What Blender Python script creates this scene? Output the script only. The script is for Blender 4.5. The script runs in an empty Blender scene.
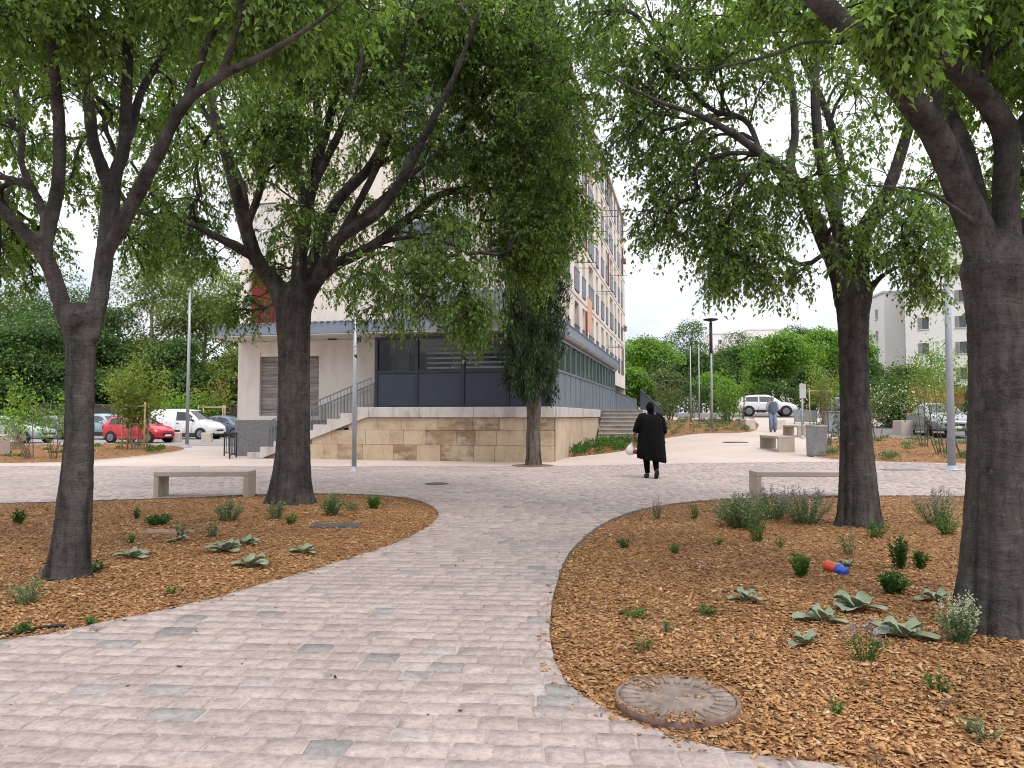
import bpy, bmesh, math, random
import numpy as np
from mathutils import Vector, Matrix, Euler
random.seed(7); RNG = np.random.default_rng(7)
SC = bpy.context.scene
COL = SC.collection
R = math.radians
F, H0 = 740.0, 1.45
TH = math.atan(32/740)

# ------------------------------------------------------------------ place
def sst(a, b, t):
    t = min(1.0, max(0.0, (t-a)/(b-a))); return t*t*(3-2*t)
def g(x, y):
    s = min(max(y-17.3, 0.0), 46.0)
    s = s - 1.5*(1-math.exp(-s/1.5))*0.6
    return 0.0385*s*sst(0.0, 9.0, x)
def gv(x, y):
    s = np.clip(y-17.3, 0, 46.0); s = s - 0.9*(1-np.exp(-s/1.5))
    t = np.clip(x/9.0, 0, 1); return 0.0385*s*t*t*(3-2*t)
def ray(px, py):
    vx, vy = (px-512)/F, (384-py)/F
    return Vector((vx, math.cos(TH)-vy*math.sin(TH), math.sin(TH)+vy*math.cos(TH)))
def P(px, py, Y):
    d = ray(px, py); t = Y/d.y
    return Vector((d.x*t, Y, H0+d.z*t))
def G(px, py):
    d = ray(px, py); t = 1.0
    lo, hi = 0.5, 400.0
    for _ in range(60):
        t = (lo+hi)/2; p = d*t
        if H0+p.z > g(p.x, p.y): lo = t
        else: hi = t
    p = d*lo
    return Vector((p.x, p.y, g(p.x, p.y)))
def XG(px, Y):
    x = (px-512)/F*Y*1.0
    return Vector((x, Y, g(x, Y)))

# ------------------------------------------------------------------ objects
def tag(o, label=None, cat=None, group=None, kind=None):
    if label: o['label'] = label
    if cat: o['category'] = cat
    if group: o['group'] = group
    if kind: o['kind'] = kind
    return o
def empty(name, loc, rz=0.0, label=None, cat=None, group=None):
    o = bpy.data.objects.new(name, None); COL.objects.link(o)
    o.location = loc; o.rotation_euler = (0, 0, rz); o.empty_display_size = 0.1
    return tag(o, label, cat, group)
def link(name, me, mats, parent=None):
    o = bpy.data.objects.new(name, me); COL.objects.link(o)
    if not isinstance(mats, (list, tuple)): mats = [mats]
    if len(me.materials) == 0:
        for m in mats: me.materials.append(m)
    if parent: o.parent = parent
    return o
def np_mesh(name, V, faces, mi=None, smooth=False):
    """faces: list of (n,k) int arrays"""
    me = bpy.data.meshes.new(name)
    V = np.asarray(V, dtype=np.float32)
    me.vertices.add(len(V)); me.vertices.foreach_set('co', V.ravel())
    li = np.concatenate([f.ravel() for f in faces]).astype(np.int32)
    cnt = np.concatenate([np.full(len(f), f.shape[1]) for f in faces]).astype(np.int32)
    st = np.concatenate([[0], np.cumsum(cnt)[:-1]]).astype(np.int32)
    me.loops.add(len(li)); me.loops.foreach_set('vertex_index', li)
    me.polygons.add(len(cnt)); me.polygons.foreach_set('loop_start', st)
    if mi is not None: me.polygons.foreach_set('material_index', np.asarray(mi, dtype=np.int32))
    if smooth: me.polygons.foreach_set('use_smooth', np.ones(len(cnt), dtype=bool))
    me.update(calc_edges=True)
    return me
def copy_tree(o, parent=None):
    c = o.copy(); COL.objects.link(c)
    if parent is not None: c.parent = parent
    for ch in list(o.children): copy_tree(ch, c)
    return c

class MB:
    def __init__(s): s.v, s.f, s.s = [], [], []
    def add(s, vs, fs, smooth=False):
        n = len(s.v); s.v += [tuple(v) for v in vs]
        for f in fs: s.f.append([i+n for i in f]); s.s.append(smooth)
        return s
    def box(s, c, size, ch=0.0, rot=None):
        hx, hy, hz = size[0]/2, size[1]/2, size[2]/2
        ch = min(ch, hx*.45, hy*.45, hz*.45)
        if ch <= 0:
            vs = [(x*hx, y*hy, z*hz) for x in (-1, 1) for y in (-1, 1) for z in (-1, 1)]
            fs = [(0, 1, 3, 2), (4, 6, 7, 5), (0, 4, 5, 1), (2, 3, 7, 6), (0, 2, 6, 4), (1, 5, 7, 3)]
        else:
            bm = bmesh.new(); bmesh.ops.create_cube(bm, size=1)
            bmesh.ops.scale(bm, vec=(hx*2, hy*2, hz*2), verts=bm.verts)
            bmesh.ops.bevel(bm, geom=bm.edges[:], offset=ch, segments=1, profile=.5, affect='EDGES')
            bm.verts.index_update()
            vs = [tuple(v.co) for v in bm.verts]; fs = [[v.index for v in f.verts] for f in bm.faces]; bm.free()
        vs = [Vector(v) for v in vs]
        if rot is not None:
            m = rot if isinstance(rot, Matrix) else Euler(rot).to_matrix()
            vs = [m @ v for v in vs]
        c = Vector(c)
        return s.add([v+c for v in vs], fs)
    def bb(s, x0, x1, y0, y1, z0, z1, ch=0.0):
        return s.box(((x0+x1)/2, (y0+y1)/2, (z0+z1)/2), (abs(x1-x0), abs(y1-y0), abs(z1-z0)), ch)
    def bar(s, p, q, w, h=None, ch=0.0):
        p, q = Vector(p), Vector(q); d = q-p; L = d.length
        if L < 1e-6: return s
        h = h or w
        m = d.to_track_quat('Y', 'Z').to_matrix()
        return s.box((p+q)/2, (w, L, h), ch, m)
    def tube(s, pts, rad, n=8, caps=True, smooth=True, sq=1.0):
        pts = [Vector(p) for p in pts]
        if not isinstance(rad, (list, tuple)): rad = [rad]*len(pts)
        ref = Vector((0.31, 0.95, 0.05)).normalized()
        vs = []; k = len(pts)
        for i, p in enumerate(pts):
            d = (pts[min(i+1, k-1)]-pts[max(i-1, 0)]).normalized()
            a = ref-d*ref.dot(d)
            if a.length < .05: a = Vector((1, 0, 0))-d*d.x
            a.normalize(); b = d.cross(a)
            for j in range(n):
                t = 2*math.pi*j/n
                vs.append(p+a*(math.cos(t)*rad[i])+b*(math.sin(t)*rad[i]*sq))
        fs = [(i*n+j, i*n+(j+1) % n, (i+1)*n+(j+1) % n, (i+1)*n+j) for i in range(k-1) for j in range(n)]
        s.add(vs, fs, smooth)
        if caps: s.add([], [])
        if caps:
            n0 = len(s.v)-len(vs)
            s.f.append([n0+j for j in range(n)][::-1]); s.s.append(False)
            s.f.append([n0+(k-1)*n+j for j in range(n)]); s.s.append(False)
        return s
    def lathe(s, prof, n=24, c=(0, 0, 0), smooth=True, ax=None):
        vs = []; c = Vector(c)
        for r, z in prof:
            for j in range(n):
                t = 2*math.pi*j/n; v = Vector((r*math.cos(t), r*math.sin(t), z))
                if ax is not None: v = ax @ v
                vs.append(c+v)
        k = len(prof)
        fs = [(i*n+j, i*n+(j+1) % n, (i+1)*n+(j+1) % n, (i+1)*n+j) for i in range(k-1) for j in range(n)]
        n0 = len(s.v); s.add(vs, fs, smooth)
        s.f.append([n0+j for j in range(n)][::-1]); s.s.append(False)
        s.f.append([n0+(k-1)*n+j for j in range(n)]); s.s.append(False)
        return s
    def prism(s, poly, y0, y1, axis='y'):
        """poly of (x,z), extruded along y"""
        n = len(poly)
        if axis == 'y': vs = [(x, y0, z) for x, z in poly]+[(x, y1, z) for x, z in poly]
        elif axis == 'x': vs = [(y0, x, z) for x, z in poly]+[(y1, x, z) for x, z in poly]
        else: vs = [(x, z, y0) for x, z in poly]+[(x, z, y1) for x, z in poly]
        fs = [list(range(n)), list(range(n, 2*n))[::-1]]+[(i, i+n, (i+1) % n+n, (i+1) % n) for i in range(n)]
        return s.add(vs, fs)
    def ball(s, c, r, n=10, m=7, rot=None):
        c = Vector(c); r = r if isinstance(r, (list, tuple)) else (r, r, r)
        vs = []; fs = []
        for i in range(m+1):
            a = math.pi*i/m
            for j in range(n):
                b = 2*math.pi*j/n
                v = Vector((r[0]*math.sin(a)*math.cos(b), r[1]*math.sin(a)*math.sin(b), r[2]*math.cos(a)))
                if rot is not None: v = Euler(rot).to_matrix() @ v
                vs.append(c+v)
        for i in range(m):
            for j in range(n): fs.append((i*n+j, (i+1)*n+j, (i+1)*n+(j+1) % n, i*n+(j+1) % n))
        return s.add(vs, fs, True)
    def mesh(s, name, fix=True):
        me = bpy.data.meshes.new(name); me.from_pydata(s.v, [], s.f)
        me.polygons.foreach_set('use_smooth', s.s)
        if fix:
            bm = bmesh.new(); bm.from_mesh(me)
            bmesh.ops.remove_doubles(bm, verts=bm.verts, dist=1e-5)
            bmesh.ops.recalc_face_normals(bm, faces=bm.faces); bm.to_mesh(me); bm.free()
        me.update(); return me
    def build(s, name, mats, parent=None, fix=True):
        return link(name, s.mesh(name, fix), mats, parent)

# ------------------------------------------------------------------ materials
def new_mat(name):
    m = bpy.data.materials.new(name); m.use_nodes = True
    nt = m.node_tree; nt.nodes.clear()
    out = nt.nodes.new('ShaderNodeOutputMaterial'); return m, nt, out
def N(nt, t, **kw):
    n = nt.nodes.new(t)
    for k, v in kw.items():
        if k in n.inputs: n.inputs[k].default_value = v
        else: setattr(n, k, v)
    return n
def ramp(nt, stops, src=None, interp='LINEAR'):
    n = nt.nodes.new('ShaderNodeValToRGB'); e = n.color_ramp.elements; n.color_ramp.interpolation = interp
    while len(e) < len(stops): e.new(0.5)
    for i, (p, c) in enumerate(stops):
        e[i].position = p; e[i].color = (c[0], c[1], c[2], 1) if isinstance(c, (tuple, list)) else (c, c, c, 1)
    if src is not None: nt.links.new(src, n.inputs[0])
    return n
def mixc(nt, a, b, fac, mode='MIX'):
    n = nt.nodes.new('ShaderNodeMix'); n.data_type = 'RGBA'; n.blend_type = mode
    for i, s in ((0, fac), (6, a), (7, b)):
        if hasattr(s, 'links'): nt.links.new(s, n.inputs[i])
        elif isinstance(s, (int, float)): n.inputs[i].default_value = s
        else: n.inputs[i].default_value = (s[0], s[1], s[2], 1)
    return n.outputs[2]
def coords(nt, scale=(1, 1, 1), kind='Object'):
    tc = N(nt, 'ShaderNodeTexCoord'); mp = N(nt, 'ShaderNodeMapping'); mp.inputs['Scale'].default_value = scale
    nt.links.new(tc.outputs[kind], mp.inputs[0]); return mp.outputs[0]
def noise(nt, vec, scale, detail=5, rough=.6, out=0):
    n = N(nt, 'ShaderNodeTexNoise'); n.inputs['Scale'].default_value = scale; n.inputs['Detail'].default_value = detail
    n.inputs['Roughness'].default_value = rough
    nt.links.new(vec, n.inputs['Vector']); return n.outputs[out]
def bump(nt, h, strength, dist=.01):
    b = N(nt, 'ShaderNodeBump'); b.inputs['Strength'].default_value = strength; b.inputs['Distance'].default_value = dist
    nt.links.new(h, b.inputs['Height']); return b.outputs[0]
def finish(nt, out, col, rough=.8, nrm=None, metal=0.0, spec=.3, trans=None):
    p = N(nt, 'ShaderNodeBsdfPrincipled')
    if hasattr(col, 'links'): nt.links.new(col, p.inputs['Base Color'])
    else: p.inputs['Base Color'].default_value = (*col, 1)
    if hasattr(rough, 'links'): nt.links.new(rough, p.inputs['Roughness'])
    else: p.inputs['Roughness'].default_value = rough
    p.inputs['Metallic'].default_value = metal; p.inputs['Specular IOR Level'].default_value = spec
    if nrm is not None: nt.links.new(nrm, p.inputs['Normal'])
    nt.links.new(p.outputs[0], out.inputs[0]); return p
def mul(c, k): return tuple(max(0, min(1, x*k)) for x in c)
_mc = {}
def M(name, col, rough=.75, var=.18, scale=3.0, bmp=.15, bscale=60, metal=0.0, spec=.3, isl=0.0, stain=None):
    if name in _mc: return _mc[name]
    m, nt, out = new_mat(name)
    v = coords(nt)
    n1 = noise(nt, v, scale, 6, .65)
    c = ramp(nt, [(.3, mul(col, 1-var)), (.7, mul(col, 1+var))], n1).outputs[0]
    if isl > 0:
        ge = N(nt, 'ShaderNodeNewGeometry')
        rr = ramp(nt, [(0, 1-isl), (1, 1+isl*.6)], ge.outputs['Random Per Island']).outputs[0]
        c = mixc(nt, c, rr, 1.0, 'MULTIPLY')
    if stain:
        v2 = coords(nt, (1.5, 1.5, .35)); n2 = noise(nt, v2, 1.3, 7, .7)
        fac = ramp(nt, [(.5, 0), (.72, 1)], n2).outputs[0]
        c = mixc(nt, c, stain, fac)
    nr = bump(nt, noise(nt, v, bscale, 4), bmp, .004) if bmp > 0 else None
    rn = ramp(nt, [(.3, max(0, rough-.1)), (.7, min(1, rough+.08))], noise(nt, v, scale*3, 3)).outputs[0]
    finish(nt, out, c, rn, nr, metal, spec)
    _mc[name] = m; return m
def paint(name, col, rough=.3, coat=.5):
    if name in _mc: return _mc[name]
    m, nt, out = new_mat(name); v = coords(nt)
    dirt = ramp(nt, [(.35, mul(col, .8)), (.65, col)], noise(nt, v, 2.5, 6)).outputs[0]
    p = finish(nt, out, dirt, rough, None, 0, .5); p.inputs['Coat Weight'].default_value = coat; p.inputs['Coat Roughness'].default_value = .08
    _mc[name] = m; return m
def leaf_mat(name, dark, mid, light, trans=.35, rough=.5, spec=.25):
    if name in _mc: return _mc[name]
    m, nt, out = new_mat(name)
    ge = N(nt, 'ShaderNodeNewGeometry')
    c = ramp(nt, [(0, dark), (.55, mid), (1, light)], ge.outputs['Random Per Island']).outputs[0]
    v = coords(nt); n1 = noise(nt, v, 1.1, 3)
    k = ramp(nt, [(.3, (.72, .78, .7)), (.7, (1.25, 1.15, 1.0))], n1).outputs[0]
    c = mixc(nt, c, k, 1.0, 'MULTIPLY')
    p = N(nt, 'ShaderNodeBsdfPrincipled'); nt.links.new(c, p.inputs['Base Color']); p.inputs['Roughness'].default_value = rough
    p.inputs['Specular IOR Level'].default_value = spec
    t = N(nt, 'ShaderNodeBsdfTranslucent')
    ty = mixc(nt, c, (1.0, 1.0, .45), 1.0, 'MULTIPLY'); ty = mixc(nt, ty, (1.5, 1.6, 1.2), 1.0, 'MULTIPLY'); nt.links.new(ty, t.inputs[0])
    mx = N(nt, 'ShaderNodeMixShader'); mx.inputs[0].default_value = trans
    nt.links.new(p.outputs[0], mx.inputs[1]); nt.links.new(t.outputs[0], mx.inputs[2]); nt.links.new(mx.outputs[0], out.inputs[0])
    _mc[name] = m; return m
def bark_mat(name, dark, light, hor=9.0, ver=14.0, bs=.6):
    if name in _mc: return _mc[name]
    m, nt, out = new_mat(name)
    v = coords(nt)
    wn = N(nt, 'ShaderNodeTexNoise'); wn.inputs['Scale'].default_value = 2.2; wn.inputs['Detail'].default_value = 4; nt.links.new(v, wn.inputs['Vector'])
    wa = N(nt, 'ShaderNodeVectorMath', operation='MULTIPLY_ADD'); nt.links.new(wn.outputs['Color'], wa.inputs[0]); wa.inputs[1].default_value = (.22, .22, .16); nt.links.new(v, wa.inputs[2])
    def sc(k):
        mp = N(nt, 'ShaderNodeMapping'); mp.inputs['Scale'].default_value = k; nt.links.new(wa.outputs[0], mp.inputs[0]); return mp.outputs[0]
    vh = sc((4.5, 4.5, 46)); vv = sc((11, 11, .9))
    a = noise(nt, vh, 1.3, 6, .7); b = noise(nt, vv, 1.2, 7, .7); cc = noise(nt, v, 5.0, 7, .75); d = noise(nt, v, 70, 6, .75)
    s = N(nt, 'ShaderNodeMath', operation='MULTIPLY_ADD'); nt.links.new(a, s.inputs[0]); s.inputs[1].default_value = .5
    s2 = N(nt, 'ShaderNodeMath', operation='MULTIPLY_ADD'); nt.links.new(b, s2.inputs[0]); s2.inputs[1].default_value = .4
    nt.links.new(cc, s2.inputs[2]); nt.links.new(s2.outputs[0], s.inputs[2])
    s3 = N(nt, 'ShaderNodeMath', operation='MULTIPLY_ADD'); nt.links.new(d, s3.inputs[0]); s3.inputs[1].default_value = .42; nt.links.new(s.outputs[0], s3.inputs[2])
    c = ramp(nt, [(.36, mul(dark, .4)), (.44, mul(dark, .9)), (.5, mul(light, .8)), (.57, light), (.68, mul(light, 1.8))], None)
    dv = N(nt, 'ShaderNodeMath', operation='MULTIPLY'); nt.links.new(s3.outputs[0], dv.inputs[0]); dv.inputs[1].default_value = .445
    nt.links.new(dv.outputs[0], c.inputs[0])
    # broad tone variation: paler patches, paler and darker vertical runs
    big = ramp(nt, [(.3, (.62, .62, .63)), (.5, (1, 1, 1)), (.72, (1.6, 1.52, 1.48))], noise(nt, sc((1.1, 1.1, .8)), 1.6, 5, .6)).outputs[0]
    run = ramp(nt, [(.4, (.6, .59, .58)), (.55, (1.08, 1.06, 1.05)), (.68, (1.4, 1.36, 1.33))], noise(nt, sc((7, 7, .35)), 1.0, 5, .65)).outputs[0]
    crk = ramp(nt, [(.475, 1), (.497, .25), (.503, .25), (.525, 1)], noise(nt, sc((8, 8, 2.0)), 1.0, 4, .6)).outputs[0]
    c0 = mixc(nt, c.outputs[0], big, 1, 'MULTIPLY'); c0 = mixc(nt, c0, run, 1, 'MULTIPLY'); c0 = mixc(nt, c0, crk, .35, 'MULTIPLY')
    # pale lichen flecks
    lf = ramp(nt, [(.66, 0), (.72, 1)], noise(nt, v, 9.0, 4, .6)).outputs[0]
    lm = N(nt, 'ShaderNodeMath', operation='MULTIPLY'); nt.links.new(lf, lm.inputs[0]); lm.inputs[1].default_value = .35
    col = mixc(nt, c0, (light[0]*2.2, light[1]*2.3, light[2]*2.2), lm.outputs[0])
    finish(nt, out, col, .85, bump(nt, s3.outputs[0], bs, .055), 0, .2)
    _mc[name] = m; return m
def glass_mat(name, tint=(.03, .04, .045), transp=.45, rough=.02):
    if name in _mc: return _mc[name]
    m, nt, out = new_mat(name)
    p = N(nt, 'ShaderNodeBsdfPrincipled'); p.inputs['Base Color'].default_value = (*tint, 1)
    p.inputs['Roughness'].default_value = rough; p.inputs['Specular IOR Level'].default_value = .9
    w = noise(nt, coords(nt), .8, 2); nt.links.new(bump(nt, w, .05, .02), p.inputs['Normal'])
    t = N(nt, 'ShaderNodeBsdfTransparent'); t.inputs[0].default_value = (.88, .92, .92, 1)
    mx = N(nt, 'ShaderNodeMixShader'); mx.inputs[0].default_value = transp
    nt.links.new(p.outputs[0], mx.inputs[1]); nt.links.new(t.outputs[0], mx.inputs[2]); nt.links.new(mx.outputs[0], out.inputs[0])
    _mc[name] = m; return m

# ------------------------------------------------------------------ world, sun, camera
def world():
    w = bpy.data.worlds.new("World"); SC.world = w; w.use_nodes = True; nt = w.node_tree; nt.nodes.clear()
    out = N(nt, 'ShaderNodeOutputWorld'); bg = N(nt, 'ShaderNodeBackground')
    sky = N(nt, 'ShaderNodeTexSky'); sky.sky_type = 'NISHITA'; sky.sun_disc = False
    sky.sun_elevation = R(58); sky.sun_rotation = R(150); sky.dust_density = 3.0
    tc = N(nt, 'ShaderNodeTexCoord'); sep = N(nt, 'ShaderNodeSeparateXYZ'); nt.links.new(tc.outputs['Generated'], sep.inputs[0])
    mp = N(nt, 'ShaderNodeMapping'); mp.inputs['Scale'].default_value = (1, 1, 3.2); nt.links.new(tc.outputs['Generated'], mp.inputs[0])
    n1 = noise(nt, mp.outputs[0], 2.6, 9, .58); 
    cl = ramp(nt, [(.34, (4.3, 4.65, 5.4)), (.47, (5.6, 5.8, 6.3)), (.56, (6.6, 6.65, 6.9)), (.66, (7.4, 7.35, 7.4))], n1)
    cm = N(nt, 'ShaderNodeMapRange'); cm.inputs[1].default_value = 0.0; cm.inputs[2].default_value = 1.0; cm.inputs[3].default_value = 1.0; cm.inputs[4].default_value = 2.7
    nt.links.new(sep.outputs[2], cm.inputs[0])
    # overcast: brighter overhead than at the horizon
    c2 = mixc(nt, cl.outputs[0], cm.outputs[0], 1.0, 'MULTIPLY')
    fin = mixc(nt, sky.outputs[0], c2, .86)
    nt.links.new(fin, bg.inputs[0]); bg.inputs[1].default_value = .1
    nt.links.new(bg.outputs[0], out.inputs[0])
    L = bpy.data.lights.new('sun', 'SUN'); L.energy = 1.1; L.angle = R(20); L.color = (1, .96, .9)
    o = bpy.data.objects.new('sun', L); COL.objects.link(o)
    el, az = R(58), R(150)
    d = Vector((math.sin(az)*math.cos(el), math.cos(az)*math.cos(el), math.sin(el)))
    o.rotation_euler = d.to_track_quat('Z', 'Y').to_euler(); o.location = (0, 0, 40)
def camera():
    c = bpy.data.cameras.new('camera'); o = bpy.data.objects.new('camera', c); COL.objects.link(o)
    c.sensor_width = 36; c.lens = 36*F/1024; c.clip_end = 2000; c.clip_start = .05
    o.location = (0, 0, H0); o.rotation_euler = (R(90)+TH, 0, 0); SC.camera = o
    SC.view_settings.view_transform = 'Standard'; SC.view_settings.look = 'None'; SC.view_settings.gamma = 1
    SC.view_settings.use_curve_mapping = False
    SC.view_settings.exposure = EXPO
    SC.cycles.max_bounces = 8; SC.cycles.transparent_max_bounces = 12; SC.cycles.use_denoising = True
    SC.cycles.diffuse_bounces = 4; SC.cycles.filter_width = 1.0
EXPO = 0.66
# ================================================================== GROUND
def catmull(pts, n=8, closed=True):
    out = []; k = len(pts)
    for i in range(k if closed else k-1):
        p0, p1, p2, p3 = (np.array(pts[(i+j-1) % k] if closed else pts[min(max(i+j-1, 0), k-1)]) for j in range(4))
        for t in np.linspace(0, 1, n, endpoint=False):
            out.append(tuple(.5*((2*p1)+(-p0+p2)*t+(2*p0-5*p1+4*p2-p3)*t*t+(-p0+3*p1-3*p2+p3)*t**3)))
    if not closed: out.append(tuple(pts[-1]))
    return out
def in_poly(px, py, poly):
    px, py = np.asarray(px), np.asarray(py); inside = np.zeros(px.shape, bool)
    n = len(poly); j = n-1
    for i in range(n):
        xi, yi = poly[i]; xj, yj = poly[j]
        c = ((yi > py) != (yj > py)) & (px < (xj-xi)*(py-yi)/((yj-yi)+1e-12)+xi)
        inside ^= c; j = i
    return inside
def edge_dist(px, py, poly):
    d = np.full(np.shape(px), 1e9)
    for i in range(len(poly)):
        a = np.array(poly[i]); b = np.array(poly[(i+1) % len(poly)]); ab = b-a; L = ab@ab+1e-12
        t = np.clip(((px-a[0])*ab[0]+(py-a[1])*ab[1])/L, 0, 1)
        d = np.minimum(d, np.hypot(px-a[0]-t*ab[0], py-a[1]-t*ab[1]))
    return d
def sheet(name, poly, off, mat, step=1.0, hfun=None, kind='structure'):
    bm = bmesh.new(); f = bm.faces.new([bm.verts.new((x, y, 0)) for x, y in poly]); bmesh.ops.triangulate(bm, faces=[f])
    xs = [p[0] for p in poly]; ys = [p[1] for p in poly]
    for lo, hi, n in ((min(xs), max(xs), Vector((1, 0, 0))), (min(ys), max(ys), Vector((0, 1, 0)))):
        k = math.ceil(lo/step)*step
        while k < hi:
            bmesh.ops.bisect_plane(bm, geom=bm.verts[:]+bm.edges[:]+bm.faces[:], plane_co=n*k, plane_no=n, dist=1e-5); k += step
    V = np.array([v.co[:2] for v in bm.verts]); h = hfun(V) if hfun else off
    Z = gv(V[:, 0], V[:, 1])+h
    for v, z in zip(bm.verts, Z): v.co.z = z
    bmesh.ops.recalc_face_normals(bm, faces=bm.faces)
    for fc in bm.faces:
        if fc.normal.z < 0: fc.normal_flip()
    me = bpy.data.meshes.new(name); bm.to_mesh(me); bm.free()
    for p in me.polygons: p.use_smooth = True
    o = link(name, me, mat); tag(o, kind=kind); return o
def terrain():
    xs = np.unique(np.concatenate([np.arange(-60, 61, 1.0), np.linspace(-420, -60, 19), np.linspace(60, 420, 19)]))
    ys = np.unique(np.concatenate([np.arange(-20, 71, 1.0), np.linspace(-80, -20, 7), np.linspace(70, 700, 22)]))
    X, Y = np.meshgrid(xs, ys); V = np.stack([X.ravel(), Y.ravel(), gv(X.ravel(), Y.ravel())-.012], 1)
    V[(np.abs(V[:, 0]) < np.interp(V[:, 1], [-3, 20], [13.9, 24])) & (V[:, 1] > -2.5) & (V[:, 1] < 17.5), 2] -= .3   # dug out under the paving
    nx = len(xs); i, j = np.meshgrid(np.arange(nx-1), np.arange(len(ys)-1)); a = (j*nx+i).ravel()
    o = link('ground', np_mesh('ground', V, [np.stack([a, a+1, a+nx+1, a+nx], 1)], smooth=True), plaza_mat()); tag(o, kind='structure')
def plaza_mat():
    m, nt, out = new_mat('pink_sand_concrete'); v = coords(nt)
    n1 = noise(nt, v, .35, 7, .6); n2 = noise(nt, v, 90, 3, .6)
    c = ramp(nt, [(.3, (.44, .355, .31)), (.7, (.54, .45, .395))], n1).outputs[0]
    c = mixc(nt, c, ramp(nt, [(.35, .8), (.65, 1.12)], n2).outputs[0], 1, 'MULTIPLY')
    st = ramp(nt, [(.6, 1), (.75, .82)], noise(nt, v, .9, 8, .75)).outputs[0]
    c = mixc(nt, c, st, 1, 'MULTIPLY')
    finish(nt, out, c, .85, bump(nt, n2, .2, .003), 0, .2); return m
def pts_px(l): return [tuple(G(*p)[:2]) for p in l]
BED_R = catmull(pts_px([(1000, 497), (880, 496), (760, 498), (690, 502), (640, 510), (603, 524), (572, 550), (556, 586), (550, 625), (553, 655), (566, 682), (592, 704), (640, 727), (720, 750), (836, 768)])
                + [(2.3, 2.75), (3.6, 2.45), (5.5, 2.7), (7.6, 4.0), (9.6, 7.0), (10.2, 10.5), (9.3, 12.6)], 8)
BED_L = catmull(pts_px([(-40, 505), (60, 502), (180, 498), (300, 494), (372, 495), (415, 500), (436, 510), (434, 522), (408, 538), (360, 556), (290, 577), (205, 601), (110, 622), (10, 640)])
                + [(-4.6, 4.45), (-6.2, 4.3), (-8.4, 5.4), (-9.8, 8.2), (-9.8, 10.8)], 8)
COVER = tuple(G(677, 698)[:2])
def bed_h(poly):
    def f(V): return -.03*np.clip((.45-np.hypot(V[:, 0]-COVER[0], V[:, 1]-COVER[1]))/.09, 0, 1)-.022+.06*np.clip(edge_dist(V[:, 0], V[:, 1], poly)/1.2, 0, 1)**.8+.012*np.sin(V[:, 0]*2.3+1)*np.sin(V[:, 1]*1.9)*np.clip(edge_dist(V[:, 0], V[:, 1], poly)/.6, 0, 1)
    return f
def bed_z(x, y):
    for p in (BED_R, BED_L):
        if in_poly(np.array([x]), np.array([y]), p)[0]: return float(g(x, y)+bed_h(p)(np.array([[x, y]]))[0])
    return g(x, y)
def mulch_mat():
    m, nt, out = new_mat('mulch_soil'); v = coords(nt)
    vo = N(nt, 'ShaderNodeTexVoronoi'); vo.inputs['Scale'].default_value = 38
    mp = coords(nt, (1, 1.9, 1)); nt.links.new(mp, vo.inputs['Vector'])
    c = ramp(nt, [(0, (.11, .052, .023)), (.5, (.25, .125, .052)), (1, (.40, .235, .11))], vo.outputs['Color']).outputs[0]
    finish(nt, out, c, .9, bump(nt, vo.outputs['Distance'], .8, .015), 0, .15); return m
def chip_mat():
    m, nt, out = new_mat('wood_chip'); ge = N(nt, 'ShaderNodeNewGeometry'); v = coords(nt)
    c = ramp(nt, [(0, (.12, .06, .028)), (.10, (.25, .115, .045)), (.4, (.375, .187, .073)), (.75, (.445, .245, .105)), (.93, (.49, .31, .16)), (1, (.56, .41, .25))], ge.outputs['Random Per Island']).outputs[0]
    k = ramp(nt, [(.32, .72), (.62, 1.1)], noise(nt, v, .9, 6, .65)).outputs[0]
    c = mixc(nt, c, k, 1, 'MULTIPLY')
    k2 = ramp(nt, [(.3, .7), (.7, 1.2)], noise(nt, coords(nt, (60, 60, 60)), 3, 3)).outputs[0]
    c = mixc(nt, c, k2, 1, 'MULTIPLY')
    finish(nt, out, c, .8, None, 0, .2); return m
def chips_mesh(name, px, py, pz, smin, smax):
    n = len(px)
    L = RNG.uniform(smin, smax, n)*RNG.choice([.55, .8, 1, 1, 1.6], n); W = RNG.uniform(.32, .68, n)*L; W = np.clip(W, .007, .026); T = RNG.uniform(.002, .005, n)
    ya = RNG.uniform(0, 2*np.pi, n); ti = RNG.normal(0, .22, n); ro = RNG.normal(0, .24, n)
    d = np.stack([np.cos(ya)*np.cos(ti), np.sin(ya)*np.cos(ti), np.sin(ti)], 1)
    s0 = np.stack([-np.sin(ya), np.cos(ya), np.zeros(n)], 1); u0 = np.cross(d, s0)
    s = s0*np.cos(ro)[:, None]+u0*np.sin(ro)[:, None]; u = np.cross(d, s)
    c = np.stack([px, py, pz], 1); V = np.zeros((n, 8, 3))
    q = 0
    for uz in (-1, 1):
        for dx, sx in ((-1, -1), (1, -1), (1, 1), (-1, 1)):
            jl = RNG.uniform(.65, 1.1, n); jw = RNG.uniform(.55, 1.1, n)
            V[:, q] = c+d*(dx*L/2*jl)[:, None]+s*(sx*W/2*jw)[:, None]+u*(uz*T/2)[:, None]; q += 1
    b = (np.arange(n)*8)[:, None]
    fs = np.concatenate([b+np.array(f) for f in ((4, 5, 6, 7), (0, 1, 5, 4), (1, 2, 6, 5), (2, 3, 7, 6), (3, 0, 4, 7))])
    return np_mesh(name, V.reshape(-1, 3), [fs])
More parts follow.
